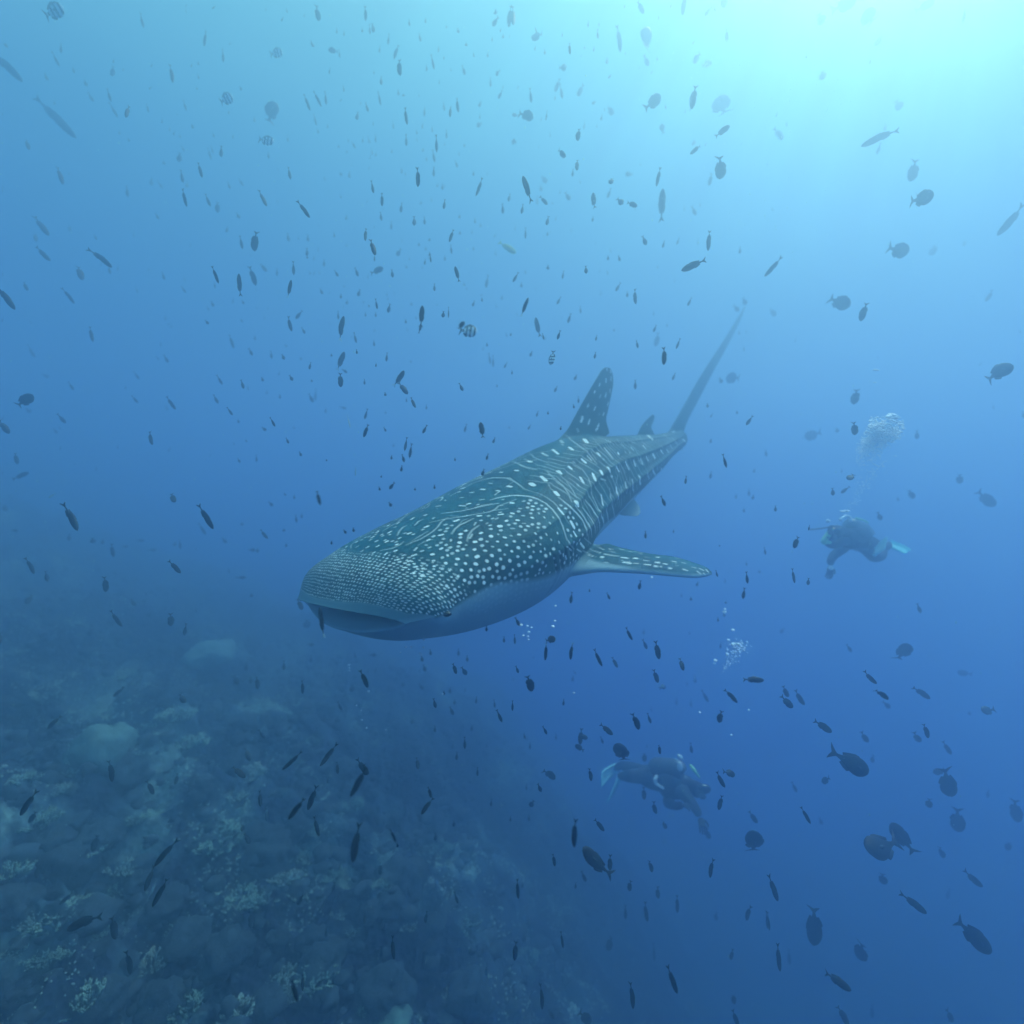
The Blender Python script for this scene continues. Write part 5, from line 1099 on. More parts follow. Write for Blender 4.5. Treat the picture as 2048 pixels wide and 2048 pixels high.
def coral_mound_mesh(seed, sub=5, rough=.42, fine=.10):
    v, f = ico(sub)
    out_ = []
    for p in v:
        q = Vector(p)
        d = 1 + rough*noise.noise(q*1.3+Vector((seed*7.1, 0, 0))) + rough*.5*noise.noise(q*3.1+Vector((0, seed*3.3, 0))) + fine*noise.noise(q*7) + fine*.6*noise.noise(q*17)
        out_.append((q*d)[:])
    return mesh_from('coral_mound', np.array(out_), np.zeros((0, 4), int), f)
def branching_mesh(seed, n=70):
    """a thicket of finger branches with pale growing tips"""
    rg = random.Random(seed)
    V = []; Q = []; tip = []
    def cone(p, d, L, r):
        d = d.normalized(); a = d.orthogonal().normalized(); b_ = d.cross(a)
        base = len(V)
        for k, (t_, rr) in enumerate(((0, 1.0), (.45, .85), (.8, .65), (.95, .5), (1.0, .2))):
            for j in range(6):
                th = j/6*2*math.pi
                V.append(tuple(p + d*L*t_ + (a*math.cos(th)+b_*math.sin(th))*r*rr)); tip.append(1. if t_ > .6 else 0.)
        for k in range(4):
            for j in range(6):
                Q.append((base+k*6+j, base+k*6+(j+1) % 6, base+(k+1)*6+(j+1) % 6, base+(k+1)*6+j))
    for i in range(n):
        th = rg.uniform(0, 6.283); rr = math.sqrt(rg.random())
        p = Vector((math.cos(th)*rr*.75, math.sin(th)*rr*.75, -.15))
        d = Vector((math.cos(th)*rr*.9+rg.gauss(0, .25), math.sin(th)*rr*.9+rg.gauss(0, .25), 1.0))
        L = rg.uniform(.45, .8)*(1.15-.5*rr)
        cone(p, d, L, .06)
        for _ in range(rg.choice((1, 2, 3))):
            d2 = (d.normalized()+Vector((rg.gauss(0, .5), rg.gauss(0, .5), .2))).normalized()
            cone(p+d.normalized()*L*rg.uniform(.4, .8), d2, L*.4, .045)
    me = mesh_from('branching_coral', np.array(V), np.array(Q), np.zeros((0, 3), int))
    at = me.attributes.new('tip', 'FLOAT', 'POINT'); at.data.foreach_set('value', np.array(tip[:len(me.vertices)], np.float32))
    return me
def coral_material(name, base, tipc):
    m = material(name, base, .85, .1, 7, .85, bump=.9, bscale=16)
    t = m.node_tree; b = t.nodes['Principled BSDF']
    src = b.inputs['Base Color'].links[0].from_socket
    at = N(t, 'ShaderNodeAttribute', attribute_name='tip')
    mx = N(t, 'ShaderNodeMix', data_type='RGBA'); mx.inputs['B'].default_value = (*tipc, 1)
    t.links.new(at.outputs['Fac'], mx.inputs['Factor']); t.links.new(src, mx.inputs['A']); t.links.new(mx.outputs['Result'], b.inputs['Base Color'])
    return m

# ------------------------------------------------------------------ words that single things out
MARKS_AT = [("the shark's snout", 600, 1170), ("the shark's open mouth", 700, 1245), ("the shark's eye", 890, 1225),
    ("the shark's dorsal fin tip", 1216, 735), ("the shark's small rear fin", 1300, 832), ("the shark's tail tip", 1490, 612),
    ("the middle of the shark's tail", 1425, 735), ("the shark's pectoral fin tip", 1424, 1145), ("the shark's pelvic fin", 1262, 1020),
    ("the shark's shoulder hump", 960, 940), ("the clearest striped fish", 936, 660), ("the white bubble cloud", 1768, 880),
    ("the upper diver", 1700, 1080), ("the lower diver", 1340, 1565), ("the small bubble trail", 1462, 1310),
    ("the largest pale coral mound", 200, 1490), ("the faint pale coral mound", 410, 1308), ("the yellowish green fish", 1015, 494),
    ("the long pale fish pair", 70, 190), ("the striped fish at the corner", 110, 22), ("the striped fish under the top", 555, 105),
    ("the large blurred fish up top", 1290, 78), ("the bright glare top right", 1850, 60), ("the two overlapping round fish", 1765, 1695),
    ("the big fish bottom right", 1945, 1875), ("the forked fish bottom right", 1630, 1850), ("the middle of the left edge", 0, 760),
    ("the bottom left corner", 0, 2048), ("the middle of the bottom edge", 900, 2048), ("the middle of the right edge", 2048, 1000),
    ("the big fish over the reef", 1190, 1715), ("the striped fish pair upper left", 490, 230), ("the hazy gap left of the snout", 300, 1040),
    ("the sickle tailed fish upper right", 1380, 525), ("the fish with spread side fins", 1757, 275)]
ORD = ['nearest', 'second nearest', 'third nearest', 'fourth nearest', 'fifth nearest', 'sixth nearest', 'seventh nearest', 'eighth nearest', 'ninth nearest', 'tenth nearest', 'eleventh nearest', 'twelfth nearest']
def name_by_place(things):
    """things: list of (u, v, noun phrase). Returns a label for each, true of that one only: by direction and order from the nearest landmark."""
    keys = []
    for u, v, noun in things:
        d, nm, lu, lv = min((math.hypot(u-a, v-b), n, a, b) for n, a, b in MARKS_AT)
        dx, dy = u-lu, v-lv
        if abs(dx) > abs(dy): dr = 'right of' if dx > 0 else 'left of'
        else: dr = 'below' if dy > 0 else 'above'
        keys.append((noun, dr, nm, d))
    out_ = []
    for i, (noun, dr, nm, d) in enumerate(keys):
        same = sorted(k[3] for k in keys if k[:3] == (noun, dr, nm))
        r = same.index(d)
        out_.append(f"{noun}, {ORD[min(r, 11)]} {dr} {nm}" if len(same) > 1 else f"{noun} {dr} {nm}")
    return out_

build_reef()
shark = build_shark()

# ------------------------------------------------------------------ corals on the reef
def build_corals():
    mm = [coral_mound_mesh(k, 4) for k in (1, 2, 3)]
    bb = [branching_mesh(k) for k in (1, 2, 3)]
    brown = coral_material('coral_brown', (.09, .13, .17), (.3, .36, .25))
    green = coral_material('coral_green', (.12, .20, .16),  (.60, .82, .66))
    cream = coral_material('coral_cream', (.2, .26, .2), (.72, .90, .78))
    pale = material('coral_pale', (.22, .36, .32), .9, .1, 3, .45, bump=.7, bscale=9)
    for m in mm: m.materials.append(brown)
    bb[0].materials.append(green); bb[1].materials.append(cream); bb[2].materials.append(green)
    rg = random.Random(3)
    things = []; objs = []
    def put(kind, u, v, wpx, hpx, me, noun, mat=None, sink=.25):
        p = reef_hit(u, v+hpx*.3)
        if p is None: return
        s = wpx/1024*p.y/2; h = hpx/1024*p.y/2*1.25
        o = bpy.data.objects.new(kind, me); COL.objects.link(o)
        o.location = p + Vector((0, s*.3, h*(1-sink)*.2)); o.scale = (s, s, h); o.rotation_euler = (rg.uniform(-.15, .15), rg.uniform(-.15, .15), rg.uniform(0, 6.28))
        if mat:
            o.material_slots[0].link = 'OBJECT'; o.material_slots[0].material = mat
        things.append((u, v, noun)); objs.append((o, 'coral'))
        return o
    sm = coral_mound_mesh(9, 4, .26, .07)
    sm.materials.append(pale)
    a = put('coral_mound', 195, 1494, 96, 78, sm, 'x', sink=.3); b = put('coral_mound', 232, 1478, 60, 52, sm, 'x'); c = put('coral_mound', 160, 1512, 60, 46, sm, 'x')
    d = put('coral_mound', 412, 1306, 92, 46, sm, 'x', sink=.5); e = put('coral_mound', 785, 2046, 70, 40, sm, 'x'); f = put('coral_mound', 80, 1944, 30, 22, sm, 'x')
    for o, l in ((a, 'largest smooth pale coral mound standing on the dark reef slope'), (b, 'small pale coral lobe growing at the upper right side of the largest pale mound'),
                 (c, 'small pale coral lobe growing at the lower left side of the largest pale mound'), (d, 'faint wide pale coral mound far off in the blue haze'),
                 (e, 'pale rounded coral head at the bottom edge of the picture'), (f, 'tiny bright whitish coral lump near the bottom left')):
        tag(o, l, 'coral', 'pale coral mounds on the reef')
    things.clear(); objs.clear()
    for u, v, w in ((345, 1430, 60), (303, 1451, 42), (365, 1482, 70), (22, 1306, 40), (425, 1678, 80), (490, 1792, 70), (235, 1776, 55), (185, 1792, 30), (110, 1583, 36), (170, 1700, 80),
                    (360, 1852, 66), (412, 1916, 60), (203, 1978, 36), (360, 2022, 64), (528, 1795, 46), (566, 1758, 50), (660, 1746, 46), (702, 1866, 32), (763, 1776, 36), (815, 1852, 34),
                    (676, 1830, 34), (545, 1962, 70), (717, 2040, 40), (1055, 1916, 40), (500, 1545, 50), (90, 1380, 60), (40, 1560, 46), (270, 1640, 40), (60, 1840, 60), (130, 1900, 50), (470, 1590, 44),
                    (620, 1480, 40), (555, 1430, 44), (250, 1350, 40), (880, 1700, 40), (930, 1850, 50), (700, 1610, 44), (290, 1930, 60), (600, 1650, 50), (150, 2010, 70), (470, 2030, 60), (900, 1990, 50)):
        k = rg.randrange(3)
        put('branching_coral', u, v, w*1.25, w*.8, bb[k], 'pale tipped branching coral')
    for i in range(78):
        u, v = rg.uniform(0, 950), rg.uniform(1250, 2040)
        if u > 500 + (v-1250)*.65: continue
        w = rg.uniform(34, 100)*(.5 + (v-1200)/1100)
        if i % 3 == 0:
            k = rg.randrange(3); put('branching_coral', u, v, w*.9, w*.55, bb[k], 'pale tipped branching coral'); continue
        put('coral_mound', u, v, w, w*rg.uniform(.5, .8), mm[rg.randrange(3)], 'dark lumpy coral head')
    for (o, cat), l in zip(objs, name_by_place(things)):
        tag(o, l, cat, 'branching corals on the reef' if o.name.startswith('branch') else 'dark coral heads on the reef')
    # low growth nobody could count: knobs and pale polyps all over the slope
    r2 = np.random.default_rng(11)
    v, f = ico(2)
    v = v*(1+.25*r2.standard_normal((len(v), 1)))
    xs = r2.uniform(-13, 3, 9000); ys = 3 + 12.5*r2.random(9000)**1.2
    keep = np.abs(xs) < ys*1.25+.5
    xs, ys = xs[keep], ys[keep]; zs = reef_z(xs, ys); s = .03+.10*r2.random(len(xs))**2
    me = scatter_mesh('reef_growth', v, f, np.stack([xs, ys, zs, s*1.2, s*1.1, s*.8, r2.uniform(0, 6, len(xs))], -1)[:4200])
    tag(link('reef_growth', me, brown), 'low brown knobs and crusts covering the reef slope', 'reef growth', kind='stuff')
    v, f = ico(1)
    n = 12000
    cx = r2.uniform(-10, 2, 170); cyy = 3.5+9.5*r2.random(170)
    k = r2.integers(0, 170, n); xs = cx[k]+r2.normal(0, .16, n); ys = cyy[k]+r2.normal(0, .16, n); s = .007+.015*r2.random(n)**1.5
    me = scatter_mesh('polyp_tips', v, f, np.stack([xs, ys, reef_z(xs, ys)+.02, s*1.1*np.clip(ys/8, .4, 1), s*.8*np.clip(ys/8, .4, 1), s*np.clip(ys/8, .4, 1), r2.uniform(0, 6, n)], -1))
    tag(link('polyp_tips', me, material('polyp_pale', (.62, .80, .66), .8, .1)), 'scattered pale coral tips dotting the reef slope', 'reef growth', kind='stuff')
build_corals()

# ------------------------------------------------------------------ fish
DEPTH_OF = {9: 2.1, 8: 2.6, 7.5: 2.4, 7: 3.4, 6: 4.3, 5: 5.3, 4: 6.6, 3: 8.2, 2: 10.0, 1: 12.0}
HP = np.array([(0, .02), (.03, .15), (.08, .27), (.16, .38), (.3, .49), (.42, .5), (.58, .44), (.72, .31), (.84, .17), (.93, .10), (1, .085)])
def fish_body_arrays(rows, cols):
    t = np.linspace(0, 1, rows)**1.0; h = hermite(t, HP[:, 0], HP[:, 1]); th = np.linspace(0, 2*np.pi, cols, endpoint=False)
    w = h*(.60 - .38*t)
    P = np.stack([np.repeat((.5-.92*t)[:, None], cols, 1), w[:, None]*np.sin(th)[None], h[:, None]*np.cos(th)[None]], -1)
    return P
def plate(pts, thick, zdir=True):             # a thin fin: outline in x-z with real thickness, thinner at the rim
    n = len(pts); V = []; Q = []; Tt = []
    c = np.mean(pts, 0)
    for sgn in (1, -1):
        for (x, z) in pts: V.append((x, sgn*thick*.25, z))
        V.append((c[0], sgn*thick, c[1]))
    for j in range(n):
        k = (j+1) % n
        Tt.append((j, k, n)); Tt.append((n+1+k, n+1+j, 2*n+1))
        Tt.append((k, j, n+1+j)); Tt.append((k, n+1+j, n+1+k))
    return np.array(V), np.array(Tt)
FINS = {'tail_fin': [(-.40, .07), (-.47, .20), (-.575, .46), (-.55, .22), (-.51, 0), (-.55, -.22), (-.575, -.46), (-.47, -.20), (-.40, -.07)],
        'dorsal_fin': [(.20, .40), (.10, .55), (0, .56), (-.15, .46), (-.30, .30), (-.28, .18), (-.1, .30), (.1, .38)],
        'anal_fin': [(-.02, -.40), (-.10, -.52), (-.2, -.44), (-.31, -.28), (-.28, -.16), (-.12, -.32)]}
def to_mesh_fix(name, V, T_, Q=np.zeros((0, 4), int)):
    me = mesh_from(name, V, Q, T_)
    bm = bmesh.new(); bm.from_mesh(me); bmesh.ops.recalc_face_normals(bm, faces=bm.faces); bm.to_mesh(me); bm.free()
    for p in me.polygons: p.use_smooth = True
    return me
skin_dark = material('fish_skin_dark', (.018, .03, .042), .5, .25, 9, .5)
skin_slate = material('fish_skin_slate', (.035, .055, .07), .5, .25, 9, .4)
skin_haze_tint = material('fish_skin_haze_tint', (.045, .10, .17), .5, .25, 9, .2)  # lighter blue paints the water's haze onto the faint fish
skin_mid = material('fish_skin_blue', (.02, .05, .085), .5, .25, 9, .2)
skin_pale = material('fish_skin_pale', (.75, .85, .8), .5, .25, 9, .3)
skin_gold = material('fish_skin_gold', (.55, .60, .18), .5, .25, 9, .3)
def fish_parts(bend=0, dip=0):
    v, q, t = grid_mesh_arrays(fish_body_arrays(18, 16))
    d = {'body': to_mesh_fix('body', v, t, q)}
    for nm, pts in FINS.items():
        V, T_ = plate(pts, .022); d[nm] = to_mesh_fix(nm, V, T_)
    V, T_ = plate([(.20, -.02), (.10, .06), (.0, .02), (.03, -.08), (.12, -.12)], .012)
    for nm, sd in (('pectoral_fin', 1), ('pectoral_fin.r', -1)):
        W_ = V.copy(); W_[:, 1] += sd*(.20 + (.2-V[:, 0])*.5); d[nm] = to_mesh_fix('pectoral_fin', W_, T_)
    for me in d.values(): bend_mesh(me, bend, dip)
    return d
def bend_mesh(me, bend, dip):
    for v in me.vertices:
        t = max(0, .25-v.co.x); v.co.y += bend*t*t; v.co.z += dip*t*t
FPS = [fish_parts(b, z) for b, z in ((0, 0), (.8, .25), (-.8, -.3), (.5, .55), (-.5, -.6))]
for fp in FPS:
    for me in fp.values(): me.materials.append(skin_dark)
FP = FPS[0]
def fish_joined(rows, cols, fins=('tail_fin', 'dorsal_fin', 'anal_fin')):
    v, q, t = grid_mesh_arrays(fish_body_arrays(rows, cols)); V = [v]; T_ = [t]; n = len(v)
    for nm in fins:
        a, b = plate(FINS[nm], .022); V.append(a); T_.append(b+n); n += len(a)
    return np.vstack(V), q, np.vstack(T_)
jv, jq, jt = fish_joined(12, 10)
small_fish_meshes = []
for b_, z_ in ((0, 0), (.8, .3), (-.8, -.35), (.6, .6)):
    sfm = to_mesh_fix('small_fish', jv, jt, jq); bend_mesh(sfm, b_, z_); sfm.materials.append(skin_dark); small_fish_meshes.append(sfm)

def fish_frame(u1, v1, u2, v2, w, d, rg):
    """position, rotation and size of a fish whose head is seen at (u1, v1) and tail at (u2, v2), d metres off"""
    yaw = rg.uniform(-.5, .5); L = math.hypot(u1-u2, v1-v2)/1024*d
    dy = math.tan(yaw)*L
    A = Vector(px(u1, v1, d)); B = Vector(px(u2, v2, d)); mid = (A+B)/2
    ax = (A-B)*.94; ax.y += dy*.6
    ln = ax.length; xa = ax.normalized()
    view = mid.normalized()
    roll = rg.uniform(-.45, .45)
    side = (view - xa*view.dot(xa)).normalized()
    za = side.cross(xa)
    if za.z < 0: za = -za
    ya = za.cross(xa)
    # a little roll about its own length
    tilt = getattr(rg, 'tilt', None)
    z2 = za*math.cos(roll)+ya*math.sin(roll) if tilt is None else za*math.cos(tilt)+side*math.sin(tilt)
    y2 = z2.cross(xa)
    M = Matrix((xa, y2, z2)).transposed()
    h = w/1024*d*(.80 if math.hypot(u1-u2, v1-v2) > 2.3*w else .88)/max(.75, math.cos(roll))
    return mid, M, ln, h
def set_frame(o, mid, M, ln, h):
    o.location = mid; o.rotation_mode = 'QUATERNION'; o.rotation_quaternion = M.to_quaternion()
    th = min(h, ln*.42)
    o.scale = (ln, th*.9+.1*h, h)

def build_fish():
    rg = random.Random(21)
    def dist(f):
        d = DEPTH_OF[f[5]] * rg.uniform(.96, 1.05)
        L = math.hypot(f[0]-f[2], f[1]-f[3])
        u, v = (f[0]+f[2])/2, (f[1]+f[3])/2; v1_ = min(f[1], f[3])
        p = reef_hit(u, v) if v > 1150 else None
        if p is not None: d = min(d, p.y*.86)
        if v < 1000: d = min(d, 5.1/(1024-min(v1_, v))*1024)
        if 640 < u < 1300 and 900 < v < 1260: d = min(d, 2.5)
        return d
    allf = [(f, dist(f)) for f in FISH]
    big = allf[:300]; rest = allf[300:]
    things = []; objs = []
    firsts = {}
    for i, (f, d) in enumerate(big):
        u1, v1, u2, v2, w, c = f
        L = math.hypot(u1-u2, v1-v2); oval = L/w < 2.3
        fr = fish_frame(u1, v1, u2, v2, w, d, rg)
        nm = 'oval_fish' if oval else 'slender_fish'
        if L >= 34:
            o = empty(nm); set_frame(o, *fr)
            for k, me in FPS[rg.randrange(5)].items():
                ch = link(k.split('.')[0], me, None, o)
                if c <= 4: ch.material_slots[0].link = 'OBJECT'; ch.material_slots[0].material = skin_haze_tint if c <= 3 else skin_slate
                if k == 'tail_fin' and f in PALE_TAIL:
                    ch.material_slots[0].link = 'OBJECT'; ch.material_slots[0].material = skin_pale; ch['label'] = 'white tail fin'
        else:
            o = link(nm, small_fish_meshes[rg.randrange(4)]); set_frame(o, *fr)
            if c <= 4 or i % 4 == 0: o.material_slots[0].link = 'OBJECT'; o.material_slots[0].material = skin_haze_tint if c <= 3 else skin_slate
        ang = math.degrees(math.atan2(v1-v2, u1-u2))
        head = 'head down' if 50 < ang < 130 else 'head up' if -130 < ang < -50 else 'facing right' if abs(ang) <= 50 else 'facing left'
        size = 'large' if L > 52 else 'medium' if L > 30 else 'small'
        tone = 'dark' if c >= 6 else 'dusky' if c >= 4 else 'faint'
        things.append(((u1+u2)/2, (v1+v2)/2, f"{size} {tone} {'oval' if oval else 'slender'} fish {head}")); objs.append(o)
    for o, l in zip(objs, name_by_place(things)):
        tag(o, l, 'fish', 'dark reef fish schooling around the whale shark')
    # the smaller and fainter ones beyond, one object
    lv, lq, lt = fish_joined(7, 6, ('tail_fin',))
    Vs, Qs, Ts, n = [], [], [], 0
    for f, d in rest:
        mid, M, ln, h = fish_frame(*f[:5], d, rg); ln *= 1.12; h *= 1.15
        th = min(h, ln*.42)
        R = np.array(M)
        Vs.append((lv*np.array([ln, th, h])) @ R.T + np.array(mid)); Qs.append(lq+n); Ts.append(lt+n); n += len(lv)
    rr = random.Random(5)
    for k in range(330):                       # faint specks of fish far out in the blue
        u = min(2040, max(5, rr.gauss(900, 420))); v = rr.uniform(10, 980) if k % 4 else rr.uniform(1000, 1500)
        L = rr.uniform(5, 12); d = rr.uniform(7.5, 11)
        if v < 1000: d = min(d, 5.0/(1024-v)*1024)
        if 560 < u < 1500 and 700 < v < 1300: continue
        a = math.radians(rr.gauss(92, 18))
        mid, M, ln, h = fish_frame(u+L/2*math.cos(a), v+L/2*math.sin(a), u-L/2*math.cos(a), v-L/2*math.sin(a), L*.28, d, rr)
        Vs.append((lv*np.array([ln, h*.6, h])) @ np.array(M).T + np.array(mid)); Qs.append(lq+n); Ts.append(lt+n); n += len(lv)
    me = mesh_from('distant_fish', np.vstack(Vs), np.vstack(Qs), np.vstack(Ts))
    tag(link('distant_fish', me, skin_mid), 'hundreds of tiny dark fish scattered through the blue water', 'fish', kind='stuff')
PALE_TAIL = [f for f in FISH if f[:4] in [(583, 559, 576, 594), (690, 703, 674, 739), (1141, 1321, 1143, 1286), (1090, 1323, 1094, 1285), (687, 629, 677, 681), (1057, 594, 1043, 631), (641, 1210, 644, 1274), (808, 739, 792, 773)]]
build_fish()

# banded, pale and yellow fish
def banded_material(nb):
    m = bpy.data.materials.new('fish_bands'); m.use_nodes = True
    t = m.node_tree; b = t.nodes['Principled BSDF']; b.inputs['Roughness'].default_value = .5
    tcn = N(t, 'ShaderNodeTexCoord'); sx = N(t, 'ShaderNodeSeparateXYZ'); t.links.new(tcn.outputs['Object'], sx.inputs[0])
    ma = N(t, 'ShaderNodeMath', operation='MULTIPLY_ADD'); ma.inputs[1].default_value = nb*2*math.pi; ma.inputs[2].default_value = 1.2
    t.links.new(sx.outputs['X'], ma.inputs[0])
    zc = N(t, 'ShaderNodeMath', operation='MULTIPLY'); t.links.new(sx.outputs['Z'], zc.inputs[0]); t.links.new(sx.outputs['Z'], zc.inputs[1])
    z3 = N(t, 'ShaderNodeMath', operation='MULTIPLY_ADD'); z3.inputs[1].default_value = 2.5; t.links.new(zc.outputs[0], z3.inputs[0]); t.links.new(ma.outputs[0], z3.inputs[2])
    si = N(t, 'ShaderNodeMath', operation='SINE'); t.links.new(z3.outputs[0], si.inputs[0])
    r = N(t, 'ShaderNodeValToRGB'); r.color_ramp.interpolation = 'LINEAR'
    set_ramp(r, [(.32, (.012, .025, .035)), (.42, (1.0, 1.0, .97))])
    mr_ = N(t, 'ShaderNodeMapRange'); mr_.inputs['From Min'].default_value = -1; t.links.new(si.outputs[0], mr_.inputs['Value']); t.links.new(mr_.outputs[0], r.inputs[0])
    # dark back
    rz = N(t, 'ShaderNodeMapRange'); rz.inputs['From Min'].default_value = .26; rz.inputs['From Max'].default_value = .36; t.links.new(sx.outputs['Z'], rz.inputs['Value'])
    mx = N(t, 'ShaderNodeMix', data_type='RGBA'); mx.inputs['B'].default_value = (.015, .03, .045, 1)
    t.links.new(rz.outputs[0], mx.inputs['Factor']); t.links.new(r.outputs[0], mx.inputs['A']); t.links.new(mx.outputs['Result'], b.inputs['Base Color'])
    return m
band = banded_material(4.2)
def special(name, u1, v1, u2, v2, w, d, mat, label, group=None, seed=1, roll=True):
    rg = random.Random(seed)
    class Z:                                   # steady pose, flank tipped to the light
        tilt = .55
        def uniform(self, a, b): return rg.uniform(a, b)*.25
    o = empty(name); set_frame(o, *fish_frame(u1, v1, u2, v2, w, d, Z()))
    for k, me in FP.items():
        ch = link(k.split('.')[0], me, None, o)
        ch.material_slots[0].link = 'OBJECT'; ch.material_slots[0].material = mat if (mat is not band or k in ('body',)) else (skin_slate if k != 'pectoral_fin' else skin_slate)
    return tag(o, label, 'fish', group)
G = 'striped reef fish in open water'
special('striped_fish', 955, 664, 920, 660, 30, 2.3, band, 'black and white striped fish hanging above the whale shark, the clearest one', G)
special('striped_fish', 128, 14, 90, 30, 30, 4.6, band, 'pale striped fish cut close to the top left corner', G)
special('striped_fish', 466, 192, 441, 203, 24, 5.6, band, 'pale striped fish high on the left, upper of the two', G)
special('striped_fish', 566, 104, 541, 108, 20, 6.4, band, 'faint striped fish just under the top edge left of centre', G)
special('striped_fish', 549, 284, 518, 278, 21, 5.4, band, 'pale striped fish high on the left, lower of the two', G)
special('striped_fish', 1101, 731, 1107, 702, 15, 3.6, band, 'narrow striped fish seen from behind above the dorsal fin', G)
special('striped_fish', 1424, 125, 1405, 131, 14, 8.2, band, 'very faint striped fish in the bright water near the top', G)
special('slender_fish', 1033, 508, 999, 484, 15, 5.6, skin_gold, 'yellowish green slender fish in open water left of centre top', None)
special('slender_fish', 701, 857, 695, 832, 4, 3.6, skin_pale, 'thin silvery fish flashing pale left of the whale shark back', 'silvery slender fish')
special('slender_fish', 711, 953, 711, 935, 4, 3.6, skin_pale, 'thin silvery fish lower left of the shark shoulder', 'silvery slender fish')
special('slender_fish', 850, 1929, 854, 1915, 3, 2.6, skin_pale, 'tiny bright silvery fish over the dark lower reef', 'silvery slender fish')
special('slender_fish', 97, 996, 110, 987, 5, 4.2, skin_pale, 'small pale green fish by the left edge above the reef', 'silvery slender fish')
special('slender_fish', 302, 1790, 312, 1762, 5, 2.4, skin_pale, 'narrow bright silver fish beside dark fish over the lower reef', 'silvery slender fish')
special('oval_fish', 929, 643, 917, 657, 11, 2.2, skin_dark, 'dark oval fish overlapping the back of the clearest striped fish')

# ------------------------------------------------------------------ bubbles and drifting specks
bub = material('bubble_silver', (1.0, 1.0, 1.0), .3, .8)
bv, bf = ico(2)
bv = bv*np.array([1, 1, .5]); _c, _s = math.cos(.62), math.sin(.62)      # rising bubbles: flattened caps, tipped
bv = np.stack([bv[:, 0], bv[:, 1]*_c-bv[:, 2]*_s, bv[:, 1]*_s+bv[:, 2]*_c], -1)
def bubbles(name, pts, label, sub=bv, fac=bf):
    me = scatter_mesh(name, sub, fac, pts)
    return tag(link(name, me, bub), label, 'bubbles', kind='stuff')
rb = np.random.default_rng(4)
def plume():
    P = []; d0 = 4.4
    def add(u, v, r, dd=0, fl=.85):
        p = px(u, v, d0+dd); s = r*1.35/1024*d0
        P.append((p[0], p[1], p[2], s, s, s*min(1, fl*1.15), rb.uniform(-.5, .5)))
    # two rounded caps with ragged undersides, trailing smaller bubbles below left
    for (cu, cv, w, h) in ((1755, 855, 15, 8), (1784, 834, 10, 8)):
        for k in range(150):
            a = rb.uniform(0, math.pi); r = rb.random()**.4
            add(cu+w*r*math.cos(a), cv-h*r*math.sin(a)+2, rb.uniform(1.4, 3.2), rb.uniform(-.1, .1))
    for k in range(1500):
        t = rb.random()**1.3
        cu = 1776-48*t; cv = 848+62*t; w = 34*(1-t*.45)
        u = cu+rb.uniform(-w, w); v = cv+rb.uniform(-16, 22)
        if v < 852 and abs(u-1755) > 16 and u < 1772: continue
        if u > 1809: continue
        add(u, v, rb.uniform(.6, 2.3)*(1-.5*t), rb.uniform(-.2, .2))
    for u, v, r in ((1752, 740, 5), (1750, 765, 3), (1741, 918, 2), (1729, 930, 2.5), (1720, 931, 1.8), (1766, 924, 2), (1790, 912, 2), (1773, 945, 1.5), (1752, 952, 1.5), (1777, 962, 1.6), (1738, 977, 2), (1723, 986, 1.6), (1720, 1001, 1.6), (1695, 1022, 4), (1686, 1023, 4.5), (1691, 1021, 3)):
        add(u, v, r, 0, .45)
    for k in range(160):
        t = rb.random()
        add(1700+50*t+rb.normal(0, 3+9*t), 1020-95*t+rb.normal(0, 3), rb.uniform(.4, .8)+.9*t*rb.random(), rb.uniform(-.1, .1))
    bubbles('bubble_cloud', P, 'bright mushroom shaped cloud of exhaled bubbles rising above the upper diver')
    P = []
    d0 = 4.8
    for k in range(150):
        t = rb.random()**1.5
        add(1478-30*t+rb.normal(0, 7*(1-t)+4), 1292+45*t+rb.normal(0, 6), rb.uniform(.4, 1.7)*(1-.4*t), rb.uniform(-.2, .2))
    for u, v, r in ((1466, 1260, 3), (1457, 1280, 2.5), (1467, 1288, 3.4), (1478, 1288, 3.2), (1431, 1321, 3), (1429, 1327, 2), (1455, 1308, 2.6), (1449, 1224, 3.5), (1450, 1218, 2.4)): add(u, v, r, 0, .6)
    bubbles('bubble_trail', P, 'small thin trail of bubbles below the pectoral fin tip')
    P = []; d0 = 2.9
    for u, v, r in ((812, 1294, 2.2), (822, 1294, 2.4), (801, 1305, 1.6), (848, 1280, 2.6), (847, 1295, 2.2), (841, 1307, 2.6), (843, 1310, 2), (1111, 1212, 2), (1106, 1253, 3.2), (1110, 1242, 2.3), (1042, 1250, 3), (1055, 1252, 2), (1063, 1255, 2), (1058, 1264, 2.4), (1047, 1271, 2), (1056, 1273, 2.2), (1057, 1279, 2), (698, 1330, 2.3), (699, 1336, 1.8), (699, 1341, 2), (737, 1383, 2.4), (713, 1411, 1.6), (722, 1421, 1.3), (724, 1440, 1.6), (733, 1456, 1.8), (772, 1460, 1.5), (885, 1388, 2), (1148, 1386, 2), (1400, 1425, 2), (1463, 1470, 1.8), (1498, 1420, 1.8), (1304, 1155, 2.2), (1260, 1539, .1)):
        add(u, v, r*.9, 0, .8)
    bubbles('loose_bubbles', P, 'loose single bubbles and specks drifting under the whale shark')
plume()
